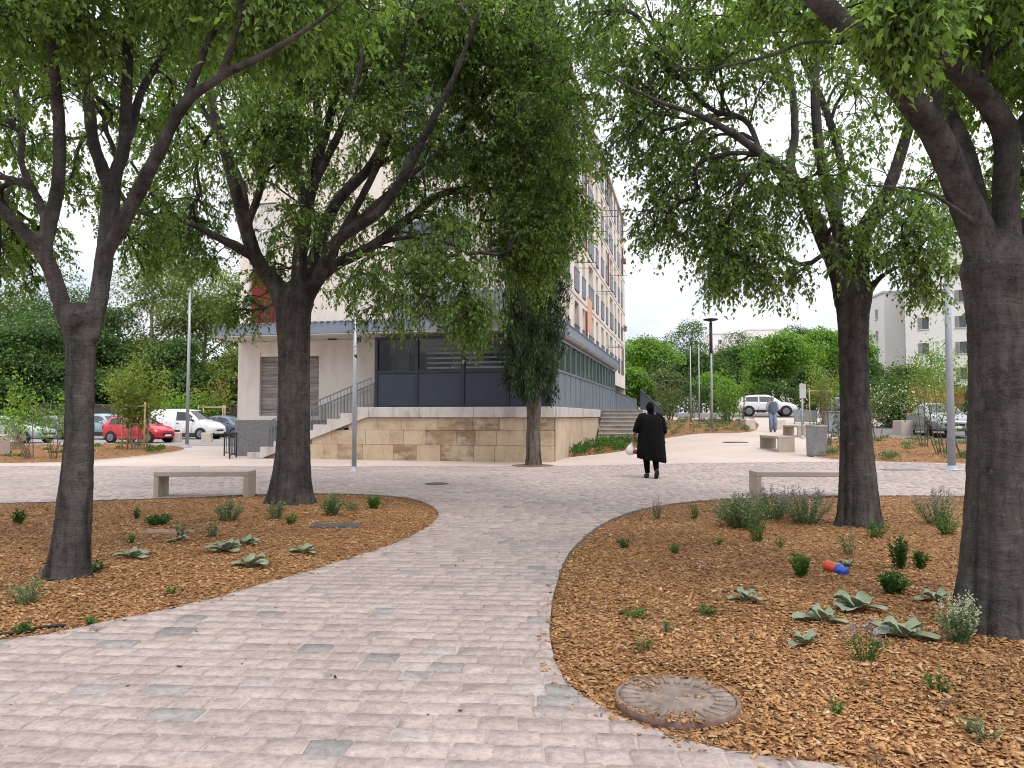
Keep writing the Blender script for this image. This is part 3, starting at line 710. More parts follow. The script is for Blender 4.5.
def main_trees():
    bark = bark_mat('bark_hackberry', (.034, .0303, .0288), (.074, .0665, .0625))
    lmA = leaf_mat('leaf_hackberry_near', (.07, .125, .038), (.14, .235, .07), (.22, .34, .115), .5)
    lmB = leaf_mat('leaf_hackberry', (.062, .112, .036), (.125, .207, .065), (.20, .31, .105), .5)
    # --- A, near left
    Y = 6.54
    big_tree('dark forked tree in the left mulch bed, nearest the camera on that side',
        [(68, 590, Y, 50), (70, 560, Y, 42), (75, 500, Y, 37), (79, 440, Y, 31.5), (80, 380, Y, 31), (81, 340, Y, 33), (80, 318, Y, 38), (80, 308, Y, 26), (80, 302, Y, 10)],
        [[(73, 335, Y, 22), (62, 305, Y, 20), (52, 272, Y-.05, 19), (44, 252, Y-.1, 19), (50, 222, Y-.1, 17), (58, 184, Y-.15, 15), (59, 129, Y-.2, 14), (55, 78, Y-.3, 12), (48, 20, Y-.4, 10), (40, -60, Y-.5, 7), (20, -140, Y-.6, 4)],
         [(47, 258, Y-.1, 16), (24, 232, Y-.2, 15), (0, 208, Y-.4, 14), (-40, 170, Y-.7, 11), (-90, 110, Y-1, 7), (-120, 40, Y-1.2, 4)],
         [(48, 250, Y, 11), (42, 208, Y+.4, 10), (22, 165, Y+.7, 9), (22, 132, Y+.9, 8), (12, 66, Y+1.2, 7), (0, 0, Y+1.4, 5)],
         [(89, 338, Y, 22), (98, 302, Y, 21), (104, 260, Y, 20), (108, 222, Y+.05, 19.5), (111, 190, Y+.1, 19), (102, 168, Y+.2, 15), (93, 140, Y+.3, 14), (88, 98, Y+.5, 13), (82, 60, Y+.6, 11), (74, 0, Y+.8, 9), (70, -90, Y+1, 5)],
         [(111, 196, Y+.1, 16), (116, 172, Y+.1, 15), (124, 146, Y+.1, 14), (127, 80, Y+.1, 13), (130, 10, Y+.1, 11), (138, -70, Y+.1, 8), (150, -160, Y, 4)],
         [(124, 150, Y+.1, 9), (133, 125, Y+.3, 10), (142, 90, Y+.5, 9), (170, 44, Y+.8, 8), (195, 0, Y+1, 6), (220, -60, Y+1.2, 3)],
         [(106, 255, Y, 16), (118, 232, Y-.1, 17), (137, 195, Y-.2, 17), (157, 156, Y-.4, 15), (184, 105, Y-.6, 13), (219, 78, Y-.8, 10), (270, 52, Y-1.1, 8), (320, 20, Y-1.4, 5), (370, -20, Y-1.6, 3)],
         [(184, 107, Y-.6, 10), (201, 60, Y-.6, 9), (218, 20, Y-.6, 8), (240, -40, Y-.6, 5)],
         [(219, 79, Y-.8, 8), (234, 40, Y-1, 7), (250, -10, Y-1.1, 5)]],
        [(45, 18, 6.0, 80, 40, .9, 62), (150, -20, 6.5, 95, 40, 1.2, 70), (235, 2, 6.2, 75, 32, 1.0, 60), (278, 22, 5.8, 50, 26, .6, 32), (180, 50, 8.6, 70, 50, 1.2, 40), (60, 60, 8.6, 70, 40, 1.0, 30),
         (10, 120, 9.4, 50, 55, 1.0, 36), (75, 175, 9.8, 40, 50, .8, 18), (150, 120, 9.6, 55, 55, 1.0, 36), (15, 235, 9.4, 42, 55, .9, 46), (145, 225, 9.8, 36, 48, .7, 28), (-60, 200, 7.5, 60, 120, 1.2, 60),
         (330, -20, 6.3, 70, 36, 1.0, 40), (-80, 0, 6.2, 120, 120, 1.5, 70), (90, -170, 6.5, 260, 120, 2.4, 110)],
        bark, lmA, .068, .016, (5, 10, .27), .4, .028, [(74, 321, 6.40, .07)], 1.8)
    # --- B, left of centre
    Y = 12.05
    big_tree('broad many-limbed dark tree at the far tip of the left bed, before the white building',
        [(291, 512, Y, 52), (291, 490, Y, 42), (293, 450, Y, 35), (294, 400, Y, 33), (294, 350, Y, 33), (293, 315, Y, 37), (294, 300, Y, 40), (295, 288, Y, 26), (296, 280, Y, 10)],
        [[(286, 310, Y, 24), (278, 288, Y, 20), (258, 262, Y-.2, 16), (245, 225, Y-.4, 15), (233, 180, Y-.7, 13), (214, 112, Y-1, 10), (205, 60, Y-1.2, 7), (200, -20, Y-1.3, 5), (196, -110, Y-1.3, 3)],
         [(244, 224, Y-.4, 10), (242, 190, Y-.1, 10), (220, 135, Y+.4, 8), (195, 98, Y+.8, 6), (170, 40, Y+1.2, 4)],
         [(255, 258, Y-.2, 10), (236, 247, Y-.5, 10), (204, 230, Y-.9, 8), (165, 209, Y-1.3, 6), (130, 160, Y-1.6, 4)],
         [(297, 312, Y, 24), (299, 285, Y-.1, 18), (302, 232, Y-.3, 14), (317, 164, Y-.5, 11), (317, 105, Y-.7, 9), (306, 50, Y-.8, 7), (300, -40, Y-.9, 4)],
         [(316, 168, Y-.5, 9), (333, 105, Y-.3, 9), (339, 50, Y-.1, 7), (342, -20, Y, 5), (344, -110, Y, 3)],
         [(301, 305, Y, 20), (312, 268, Y+.3, 16), (335, 205, Y+.7, 12), (372, 164, Y+1.1, 10), (396, 108, Y+1.5, 8), (413, 50, Y+1.9, 6), (436, -10, Y+2.2, 5), (460, -100, Y+2.5, 3)],
         [(303, 300, Y, 19), (318, 278, Y-.2, 15), (338, 240, Y-.5, 13), (380, 211, Y-.9, 11), (408, 168, Y-1.2, 10), (434, 117, Y-1.5, 8), (455, 75, Y-1.7, 6), (480, 10, Y-1.9, 4)],
         [(303, 305, Y, 17), (325, 272, Y+.2, 13), (372, 246, Y+.5, 11), (408, 219, Y+.7, 9), (450, 191, Y+1, 7), (505, 190, Y+1.3, 4), (550, 200, Y+1.5, 2.5)],
         [(300, 262, Y-.1, 12), (306, 222, Y+.2, 11), (298, 170, Y+.6, 9), (301, 129, Y+.9, 7), (290, 60, Y+1.2, 5)],
         [(300, 240, Y-.2, 10), (312, 190, Y-.7, 9), (345, 120, Y-1.1, 8), (362, 60, Y-1.4, 6), (372, -10, Y-1.6, 4)],
         [(322, 262, Y-.2, 9), (352, 215, Y-.4, 8), (384, 150, Y-.6, 7), (400, 90, Y-.8, 5.5), (408, 20, Y-1, 4)],
         [(246, 228, Y-.4, 9), (262, 180, Y-.8, 8), (262, 120, Y-1.1, 7), (250, 60, Y-1.3, 5), (244, -10, Y-1.5, 3.5)],
         [(345, 232, Y-.5, 7), (392, 190, Y-.1, 6), (440, 150, Y+.3, 5), (490, 90, Y+.6, 3.5), (520, 30, Y+.8, 2.5)],
         [(340, 264, Y+.2, 7), (390, 240, Y-.2, 5.5), (440, 240, Y-.4, 4), (480, 262, Y-.6, 2.5)],
         [(370, 170, Y+1.1, 7), (420, 140, Y+1.4, 6), (470, 100, Y+1.6, 5), (530, 60, Y+1.8, 3)]],
        [(180, 232, 13.3, 50, 50, .8, 60), (200, 150, 13.6, 80, 70, 1.0, 66), (250, 30, 12, 135, 48, 2.2, 190), (275, 128, 10.9, 42, 52, .6, 64), (410, 35, 11.8, 115, 52, 1.8, 150), (340, 170, 14.2, 90, 75, .8, 60), (425, 225, 13.0, 66, 55, .9, 48), (385, 105, 11.0, 70, 45, .7, 44),
         (392, 288, 11.2, 56, 40, .7, 34), (340, 262, 13.8, 60, 40, .8, 20), (455, 268, 11.3, 45, 55, .8, 38), (448, 145, 13.2, 62, 60, 1.2, 84), (530, 60, 12.4, 90, 75, 1.5, 160), (540, 150, 12.4, 56, 70, 1.3, 125), (528, 240, 12.2, 46, 50, .9, 95), (490, 160, 12.6, 46, 60, 1.0, 50), (470, 40, 12.2, 60, 50, 1.2, 80), (350, 60, 11.6, 80, 45, 1.0, 70), (470, 316, 11.1, 26, 20, .5, 20), (572, 222, 12.7, 25, 30, .6, 22),
         (270, 262, 13.4, 40, 40, .7, 20), (330, -110, 12, 290, 120, 3.0, 130), (240, 310, 12.6, 22, 24, .4, 12), (300, 215, 11.3, 26, 20, .4, 10)],
        bark, lmB, .076, .022, (5, 11, .38), .42, .045, dense=1.75)
    # --- C, right of centre
    Y = 9.6
    big_tree('dark tree behind the catmint in the right bed, between the path and the nearest trunk',
        [(858, 540, Y, 60), (859, 515, Y, 48), (858, 480, Y, 40), (856, 430, Y, 33), (854, 370, Y, 31), (853, 320, Y, 33), (853, 292, Y, 40), (853, 280, Y, 26), (853, 272, Y, 10)],
        [[(846, 305, Y, 24), (838, 270, Y, 21), (822, 235, Y-.1, 18), (812, 212, Y-.2, 15), (796, 182, Y-.3, 11), (762, 155, Y-.6, 9), (735, 135, Y-.8, 8), (700, 116, Y-1, 6), (655, 100, Y-1.2, 4), (600, 70, Y-1.4, 2.5)],
         [(800, 192, Y-.2, 11), (790, 162, Y, 10), (795, 133, Y+.2, 9), (788, 66, Y+.5, 7), (760, 0, Y+.8, 5), (735, -70, Y+1, 3)],
         [(760, 153, Y-.6, 6), (745, 120, Y-.3, 6), (705, 105, Y, 5), (650, 40, Y+.3, 3)],
         [(851, 302, Y, 20), (846, 265, Y+.1, 17), (833, 208, Y+.2, 14), (820, 155, Y+.3, 12), (815, 90, Y+.4, 10), (817, 40, Y+.4, 8), (820, -30, Y+.5, 5), (826, -120, Y+.5, 3)],
         [(836, 218, Y+.2, 10), (842, 170, Y+.6, 9), (826, 110, Y+.9, 8), (800, 50, Y+1.2, 6), (790, -30, Y+1.4, 4)],
         [(861, 302, Y, 20), (861, 262, Y-.1, 18), (864, 228, Y-.2, 16), (888, 190, Y-.4, 14), (906, 136, Y-.6, 12), (918, 95, Y-.7, 10), (932, 30, Y-.9, 7), (950, -60, Y-1, 4)],
         [(866, 240, Y-.1, 10), (880, 215, Y+.2, 9), (920, 190, Y+.6, 7), (950, 170, Y+.9, 5), (980, 120, Y+1.1, 3)],
         [(868, 292, Y, 9), (885, 274, Y-.3, 5), (920, 262, Y-.6, 3.5), (945, 280, Y-.8, 2)]],
        [(648, 55, 9.8, 62, 62, 1.1, 95), (632, 135, 9.9, 40, 42, .8, 48), (720, 50, 9.4, 90, 65, 1.4, 120), (690, 165, 9.6, 56, 48, .8, 80), (755, 200, 9.3, 48, 48, .9, 62), (742, 252, 9.1, 42, 34, .6, 50), (655, 215, 9.5, 24, 36, .4, 24), (715, 225, 9.2, 34, 30, .5, 32), (720, 272, 9.0, 24, 18, .35, 14), (780, 275, 9.2, 20, 20, .4, 12),
         (832, 180, 8.9, 48, 50, .8, 36), (905, 225, 9.2, 44, 46, .9, 58), (925, 275, 9.0, 26, 26, .5, 22), (935, 180, 10, 46, 46, .9, 32), (860, 85, 10.6, 80, 70, 1.5, 66), (850, 235, 8.9, 22, 34, .3, 12), (800, -80, 9.6, 270, 100, 2.6, 130), (600, 15, 10.3, 40, 46, .8, 40), (955, 60, 10.2, 60, 70, 1.2, 46)],
        bark, lmB, .070, .018, (5, 10, .33), .45, .044, dense=1.12)
    # --- D, near right
    Y = 4.97
    big_tree('thickest dark trunk at the right edge, split into big arching limbs',
        [(994, 645, Y, 108), (994, 620, Y, 96), (997, 570, Y, 84), (1000, 500, Y, 76), (1002, 420, Y, 73), (1002, 350, Y, 73), (1001, 300, Y, 78), (1000, 268, Y, 86), (1000, 248, Y, 62), (1000, 232, Y, 30), (1000, 224, Y, 10)],
        [[(986, 275, Y, 46), (978, 235, Y-.02, 40), (962, 195, Y-.1, 36), (939, 142, Y-.2, 33), (906, 95, Y-.35, 30), (868, 49, Y-.5, 27), (826, 8, Y-.6, 24), (780, -40, Y-.7, 19), (720, -100, Y-.8, 12), (670, -170, Y-.9, 7)],
         [(1004, 275, Y, 44), (1006, 230, Y, 34), (1006, 186, Y, 30), (1007, 138, Y, 30), (988, 102, Y-.1, 27), (950, 64, Y-.25, 23), (912, 26, Y-.4, 20), (880, -20, Y-.5, 15), (860, -90, Y-.6, 9)],
         [(1008, 150, Y, 22), (1030, 118, Y+.1, 21), (1060, 80, Y+.2, 18), (1100, 10, Y+.3, 14), (1130, -80, Y+.3, 9)],
         [(990, 262, Y+.08, 30), (978, 200, Y+.35, 22), (962, 142, Y+.6, 20), (932, 80, Y+.85, 18), (915, 20, Y+1.1, 14), (905, -60, Y+1.3, 9)],
         [(1015, 280, Y, 34), (1030, 230, Y+.1, 26), (1058, 165, Y+.2, 22), (1100, 90, Y+.3, 16), (1150, 0, Y+.4, 9)],
         [(872, 54, Y-.5, 8), (846, 44, Y-.5, 6), (806, 42, Y-.45, 5.5), (775, 54, Y-.4, 5), (744, 62, Y-.35, 4.5), (700, 69, Y-.3, 3.5), (640, 60, Y-.2, 2)],
         [(975, 225, Y-.1, 9), (950, 205, Y-.3, 6), (920, 190, Y-.5, 5), (860, 185, Y-.8, 3.5), (820, 183, Y-.9, 2)]],
        [(902, 18, 4.1, 46, 30, .4, 40), (990, 8, 4.7, 70, 40, .6, 46), (1010, 190, 5.9, 40, 60, .6, 16), (980, 60, 5.8, 60, 60, .9, 40), (880, 15, 6.4, 80, 36, .7, 34), (770, 5, 6.6, 80, 26, .6, 30),
         (900, -150, 4.9, 320, 130, 1.8, 150), (1080, 60, 5, 60, 160, 1.0, 60)],
        bark, lmA, .062, .013, (5, 10, .24), .42, .045, dense=1.7)

def cypress():
    base = G(533, 466); off = base
    root = empty('cypress_tree', base, 0, 'tall dark columnar conifer with a fluted bare trunk in front of the stone plinth', 'tree')
    bark = bark_mat('bark_cypress', (.055, .044, .036), (.14, .115, .095), ver=20)
    mb = MB()
    prof = [(0, .27), (.12, .225), (.5, .19), (1.2, .175), (2.0, .185), (2.6, .21), (5, .24), (9, .14), (13, .04)]
    mb.tube([(0.02*math.sin(z), 0, z-.05) for z, r in prof], [r for z, r in prof], 22)
    for k in range(9):
        a = k*2.4; mb.tube([(.08*math.cos(a), .08*math.sin(a), .5), (.09*math.cos(a), .09*math.sin(a), 1.4), (.15*math.cos(a), .15*math.sin(a), 2.2), (.40*math.cos(a), .40*math.sin(a), 3.4)], [.04, .06, .055, .03], 7)
    me = remesh(mb.mesh('trunk'), .022, 2); n = len(me.vertices); V = np.zeros(n*3, np.float32); me.vertices.foreach_get('co', V); V = V.reshape(-1, 3)
    a = np.arctan2(V[:, 1], V[:, 0]); r = np.hypot(V[:, 0], V[:, 1]); f = 1+.11*np.sin(a*6+V[:, 2]*1.2)+.08*np.sin(a*11-V[:, 2]*2)+.04*np.sin(a*19+V[:, 2]*5)
    V[:, 0] *= f; V[:, 1] *= f; me.vertices.foreach_set('co', V.ravel()); me.materials.clear(); me.update(); link('trunk', me, bark, root)
    # foliage: upright sprays on a bumpy column
    n = 90000; z = RNG.uniform(0, 1, n)**.92*13.2+2.0; a = RNG.uniform(0, 2*np.pi, n)
    def rad(z): return np.interp(z, [1.9, 2.2, 2.7, 3.6, 6, 9, 11.5, 14, 15.3], [.25, .74, .88, .90, 1.10, 1.25, 1.1, .6, .05])
    lump = .82+.22*np.sin(a*5+z*1.1)*np.sin(z*2.3+a*2)+.14*np.sin(a*9-z*3.1)+.1*np.sin(z*6.1+a*4)
    rr = rad(z)*lump*RNG.uniform(.62, 1.04, n)**.6
    z = z-(.16*np.sin(a*3+1)+.12*np.sin(a*7))*np.exp(-(z-2)/.8)
    C = np.stack([rr*np.cos(a), rr*np.sin(a), z], 1)
    out = np.stack([np.cos(a), np.sin(a), np.zeros(n)], 1)
    sgn = np.where(RNG.uniform(0, 1, n) < np.clip((2.7-z)/1.2, .05, .4), -1., 1.)
    D = nrmz(out*.35+np.array([0, 0, 1.])*sgn[:, None]*.8+rand_unit(n)*.38)
    L = RNG.uniform(.06, .19, n); Vv = leaves_geo(C, D, nrmz(out+rand_unit(n)*.6), L, L*RNG.uniform(.2, .34, n), .1)
    link('crown', leaf_mesh('crown', Vv), leaf_mat('leaf_cypress', (.011, .027, .011), (.027, .057, .02), (.055, .10, .034), .13, .6), root)
    s = MB(); s.lathe([(.62, .004), (.60, .02), (.3, .03), (.1, .03)], 20, (0, 0, 0)); o = s.build('tree_pit', M('pit_soil', (.13, .085, .055), .95, .3, 8), None); o.location = base; tag(o, kind='structure')

def bg_tree(px, Y, top, wpx, leafm, bark, label, group, n=14000, leaf=.24, trunk_r=.2, bare=.22, name='tree', seed=0, base_z=None, dens=30, squash=1.0, h_from=None):
    x = (px-512)/F*Y; z0 = g(x, Y) if base_z is None else base_z
    zt = H0+(421-top)/F*Y; h = zt-z0; w = wpx/F*Y
    root = empty(name, (x, Y, z0), 0, label, 'tree', group)
    rs = np.random.default_rng(abs(seed+int(px)*7+int(Y)))
    mb = MB(); hb = h*bare
    lean = rs.normal(0, .03)*h
    mb.tube([(0, 0, -.2), (0, 0, hb), (lean*.5, 0, h*.55), (lean, 0, h*.9)], [trunk_r*1.25, trunk_r, trunk_r*.6, trunk_r*.12], 8)
    nk = 7
    for k in range(nk):
        a = k*2.4+rs.uniform(0, 1); zs = hb+(h*.5)*k/nk*.8; l = w*.42*rs.uniform(.7, 1.1)
        p0 = Vector((lean*zs/h, 0, zs)); p1 = p0+Vector((math.cos(a)*l*.5, math.sin(a)*l*.5, l*.45)); p2 = p0+Vector((math.cos(a)*l, math.sin(a)*l, l*.75))
        mb.tube([p0, p1, p2], [trunk_r*.45, trunk_r*.28, trunk_r*.08], 6)
    mb.build('trunk', bark, root)
    zc, rz = (hb+h)/2, (h-hb)/2*1.08
    u = rs.normal(size=(dens, 3)); u /= np.linalg.norm(u, axis=1)[:, None]; u *= (rs.uniform(.15, 1, dens)**.5)[:, None]
    cr = rs.uniform(.16, .30, dens)*w
    cc = np.stack([u[:, 0]*(w/2-cr*.55), u[:, 1]*(w/2-cr*.55), zc+u[:, 2]*(rz-cr*.55*squash)], 1)
    taper = 1-.35*np.clip((cc[:, 2]-zc)/rz, 0, 1); cc[:, :2] *= taper[:, None]
    k = rs.integers(0, dens, n); d = rs.normal(size=(n, 3)); d /= np.linalg.norm(d, axis=1)[:, None]
    d[:, 2] = np.where(d[:, 2] < -.3, -d[:, 2]*.8, d[:, 2]); rr = cr[k]*rs.uniform(.55, 1.08, n)
    C = cc[k]+d*rr[:, None]*np.array([1, 1, .72*squash])
    D = nrmz(d*.6+rs.normal(size=(n, 3))*.5+np.array([0, 0, -.45])); U = nrmz(d*.5+np.array([0, 0, .9])+rs.normal(size=(n, 3))*.35)
    L = rs.uniform(.6, 1.3, n)*leaf
    link('crown', leaf_mesh('crown', leaves_geo(C, D, U, L, L*rs.uniform(.5, .75, n))), leafm, root)
    return root
def hedge(x0, x1, Y, h, d, leafm, stem, label):
    z = g((x0+x1)/2, Y); o = empty('hedge', (x0, Y, z), 0, label, 'hedge'); L = x1-x0; n = int(L*h*170)
    C = np.stack([RNG.uniform(0, L, n), RNG.uniform(0, d, n), RNG.uniform(.02, 1, n)], 1); top = h*(.85+.12*np.sin(C[:, 0]*1.3)+.08*np.sin(C[:, 0]*3.7+1)); C[:, 2] *= top
    C[:, 1] = np.where(RNG.uniform(0, 1, n) < .6, C[:, 1]*.25+.1*np.sin(C[:, 0]*2.1), C[:, 1]); l = RNG.uniform(.12, .3, n)
    link('foliage', leaf_mesh('foliage', leaves_geo(C, nrmz(rand_unit(n)+np.array([0, -.4, .3])), nrmz(rand_unit(n)+np.array([0, -.5, .5])), l, l*.6)), leafm, o)
    mb = MB(); x = .4
    while x < L: mb.tube([(x, d*.5, -.1), (x+.1, d*.5, h*.4), (x-.1, d*.5, h*.75)], [.06, .05, .02], 6); x += .9
    mb.build('stem', stem, o)
def background_trees():
    bk = bark_mat('bark_far', (.06, .05, .042), (.13, .11, .095)); bp = bark_mat('bark_plane', (.22, .20, .16), (.42, .40, .34))
    dk = leaf_mat('leaf_far_dark', (.03, .063, .02), (.06, .12, .034), (.10, .185, .052), .3)
    md = leaf_mat('leaf_far_mid', (.028, .062, .016), (.06, .125, .03), (.10, .185, .045), .3)
    lt = leaf_mat('leaf_far_light', (.06, .125, .02), (.13, .26, .04), (.21, .36, .07), .4)
    gy = leaf_mat('leaf_far_grey', (.05, .075, .03), (.095, .13, .055), (.15, .19, .085), .3)
    pl = leaf_mat('leaf_plane', (.08, .12, .034), (.16, .215, .062), (.24, .30, .10), .42)
    gl = 'wood beyond the left car park'
    L = [(-95, 60, 300, 170, dk), (-30, 58, 312, 120, dk), (40, 59, 318, 110, dk), (105, 62, 305, 90, dk), (60, 78, 276, 110, md), (150, 66, 252, 105, pl), (200, 68, 262, 95, pl), (245, 66, 272, 95, pl), (0, 80, 286, 120, md), (295, 72, 300, 110, dk), (-150, 75, 290, 150, dk), (175, 58, 345, 90, dk), (225, 60, 352, 70, pl), (130, 59, 360, 90, dk), (75, 57, 362, 80, dk), (12, 56, 350, 90, dk), (270, 62, 352, 90, dk)]
    labs = ['dark tree cut by the left picture edge beyond the parked cars', 'dark green tree above the silver car', 'dark leafy tree left of the nearest forked trunk', 'dark tree right behind the nearest forked trunk', 'tall dark tree rising highest behind the nearest left trunk', 'tall pale airy tree with the highest crown behind the small staked tree', 'tall light green tree behind the white van', 'tall light tree at the white building corner', 'mid green tree at the left edge behind the dark ones', 'dark tree hidden mostly behind the white building', 'broad dark tree beyond the left edge', 'low dark tree just behind the pale plane trunk', 'low dark tree between the van and the building', 'low dark tree behind the red car', 'low dark tree above the pale blue car', 'low dark tree above the silver car bonnet', 'low dark tree behind the building corner']
    for i, (px, Y, top, w, m) in enumerate(L):
        bg_tree(px, Y, top, w, m, bk if m is dk else bp, labs[i], gl, 17000 if m is dk else 14000, .25, .24, .06 if i > 10 else .14, seed=i, dens=34)
    gr = 'trees beyond the right road'
    Rr = [(645, 78, 334, 75, lt, 'bright green tree at the end of the long facade'), (628, 66, 372, 50, lt, 'low bright tree touching the facade end'), (690, 105, 323, 80, md, 'tall rounded tree behind the bare pole pair'), (742, 112, 327, 70, dk, 'dark green tree on the skyline right of the disc lamp'), (700, 84, 352, 70, dk, 'dark olive tree behind the disc lamp'), (735, 88, 345, 60, md, 'mid green tree above the white crossover'), (777, 76, 333, 72, lt, 'large bright layered tree above the standing man'), (822, 80, 330, 66, lt, 'bright tree left of the dark central right trunk'), (850, 84, 330, 60, lt, 'bright tree half hidden behind the dark central right trunk'), (665, 72, 375, 55, gy, 'low greyish tree left of the bare pole pair'), (715, 70, 378, 50, lt, 'low pale green tree right of the disc lamp'), (752, 80, 365, 50, dk, 'shaded tree between the bright tree and the disc lamp'), (812, 72, 372, 50, dk, 'dark tree above the timber stakes'), (855, 76, 360, 60, md, 'low tree behind the thick shrub row'), (905, 80, 372, 60, md, 'low tree in front of the pale flats'), (795, 110, 328, 60, md, 'distant tree on the skyline above the man'), (610, 90, 380, 60, md, 'tree mostly hidden behind the facade end')]
    for i, (px, Y, top, w, m, lb) in enumerate(Rr):
        bg_tree(px, Y, top, w, m, bk, lb, gr, 13000, .27, .22, .10, seed=50+i, dens=30)
    # the two bare-limbed plane trees in the left wood
    hedge(5, 22, 64.5, 2.6, 1.5, dk, bk, 'dark hedge beyond the far road left of the white crossover'); hedge(22.2, 44, 65.5, 3.0, 1.5, dk, bk, 'dark hedge behind the white crossover and the standing man')
    return bk, bp, dk, md, lt, gy

def shrub(name, loc, h, w, nst, leafm, stem, label, cat='shrub', group=None, leafL=.07, per=40, flower=None, bare=.35, lw=.5, spread=.5, seed=1, stem_r=.012):
    rs = np.random.default_rng(seed); loc = Vector(loc)
    root = empty(name, loc, 0, label, cat, group)
    mb = MB(); C = []; D = []
    for k in range(nst):
        a = rs.uniform(0, 2*np.pi); s = w/2*math.sqrt(rs.uniform(.05, 1)); hh = h*rs.uniform(.65, 1.0)*(1-.25*(s/(w/2))**2)
        p0 = Vector((math.cos(a)*s*.15, math.sin(a)*s*.15, -.03)); p1 = Vector((math.cos(a)*s*spread, math.sin(a)*s*spread, hh*.5)); p2 = Vector((math.cos(a)*s, math.sin(a)*s, hh))
        mb.tube([p0, (p0+p1)/2+Vector((rs.normal(0, .02*h), rs.normal(0, .02*h), 0)), p1, p2], [stem_r, stem_r*.85, stem_r*.6, stem_r*.25], 5, False)
        t = bare+(1-bare)*rs.uniform(0, 1, per); q = np.array(p1)[None]*(1-t)[:, None]+np.array(p2)[None]*t[:, None] if bare > .5 else np.where(t[:, None] < .5, np.array(p0)+(np.array(p1-p0))*(t[:, None]*2), np.array(p1)+np.array(p2-p1)*(t[:, None]*2-1))
        C.append(q+rs.normal(0, 1, (per, 3))*(.085*w*(1 if per > 12 else .5)+leafL*.3)); D.append(np.tile(np.array((p2-p1).normalized()), (per, 1)))
    mb.build('stem', stem, root)
    C = np.concatenate(C); D = np.concatenate(D); n = len(C); C[:, 2] = np.maximum(C[:, 2], .02)
    dd = rs.normal(size=(n, 3)); dd = nrmz(D*.6+nrmz(dd)*.9); L = rs.uniform(.6, 1.25, n)*leafL
    V = leaves_geo(C, dd, nrmz(np.array([0, 0, 1.])+rs.normal(size=(n, 3))*.6), L, L*lw)
    link('foliage', leaf_mesh('foliage', V), leafm, root)
    if flower:
        k = rs.choice(n, max(6, n//5), replace=False); m = len(k); fl = rs.uniform(.5, 1, m)*leafL*.8
        Cf = C[k]+np.array([0, 0, leafL*.6]); link('blossom', leaf_mesh('blossom', leaves_geo(Cf, nrmz(rs.normal(size=(m, 3))), nrmz(rs.normal(size=(m, 3))), fl, fl*.8)), flower, root)
    return root
def herb(loc, h, w, nst, leafm, label, name='bed_plant', leafL=.035, per=14, lw=.5, up=.6, spikes=None, seed=1, group='young plants in the mulch beds', cat='plant'):
    """a small leafy plant: foliage on thin stems, optional flower spikes"""
    rs = np.random.default_rng(seed); C = []; D = []; tips = []; TW = []
    for k in range(nst):
        a = rs.uniform(0, 2*np.pi); s = w/2*math.sqrt(rs.uniform(0, 1)); hh = h*rs.uniform(.55, 1.0)*(1-.35*(s/(w/2+1e-6))**2)
        p0 = np.array([math.cos(a)*s*.35, math.sin(a)*s*.35, 0]); p2 = np.array([math.cos(a)*s, math.sin(a)*s, hh]); pm = (p0+p2)/2+np.array([0, 0, hh*.12])
        t = np.linspace(.08, 1, per); q = ((1-t)**2)[:, None]*p0+(2*t*(1-t))[:, None]*pm+(t*t)[:, None]*p2
        C.append(q+rs.normal(0, .004, q.shape)); 
        ax = (p2-p0)/(np.linalg.norm(p2-p0)+1e-6); al = np.arange(per)*2.4+rs.uniform(0, 6)
        sd = np.stack([np.cos(al), np.sin(al), np.full(per, .15)], 1); D.append(nrmz(sd*(1-up*.5)+ax*up)); tips.append(p2); TW.append(np.stack([p0-np.array([0, 0, .02]), pm, p2]))
    C = np.concatenate(C); D = np.concatenate(D); n = len(C); L = rs.uniform(.6, 1.2, n)*leafL
    LV = leaves_geo(C, D, nrmz(np.array([0, 0, 1.])+rs.normal(size=(n, 3))*.4), L, L*lw)
    TV, TF = twig_mesh_arrays(np.array(TW), .0025)
    b = (np.arange(n)*5)[:, None]; lf = np.concatenate([b+LEAF_F[0], b+LEAF_F[1]])
    me = np_mesh(name, np.concatenate([LV.reshape(-1, 3), TV]), [np.concatenate([lf, TF+n*5])])
    o = link(name, me, leafm); o.location = loc; tag(o, label, cat, group)
    if spikes:
        S = []; SD = []
        for p in tips:
            m = 16; z = rs.uniform(0, .09, m); S.append(p+np.stack([rs.normal(0, .006, m), rs.normal(0, .006, m), z], 1)); SD.append(rs.normal(size=(m, 3))*.6+np.array([0, 0, .4]))
        S = np.concatenate(S); SD = nrmz(np.concatenate(SD)); k = len(S); l = np.full(k, .014)
        link('blossom', leaf_mesh('blossom', leaves_geo(S, SD, nrmz(rs.normal(size=(k, 3))), l, l*.8)), spikes, o)
    return o
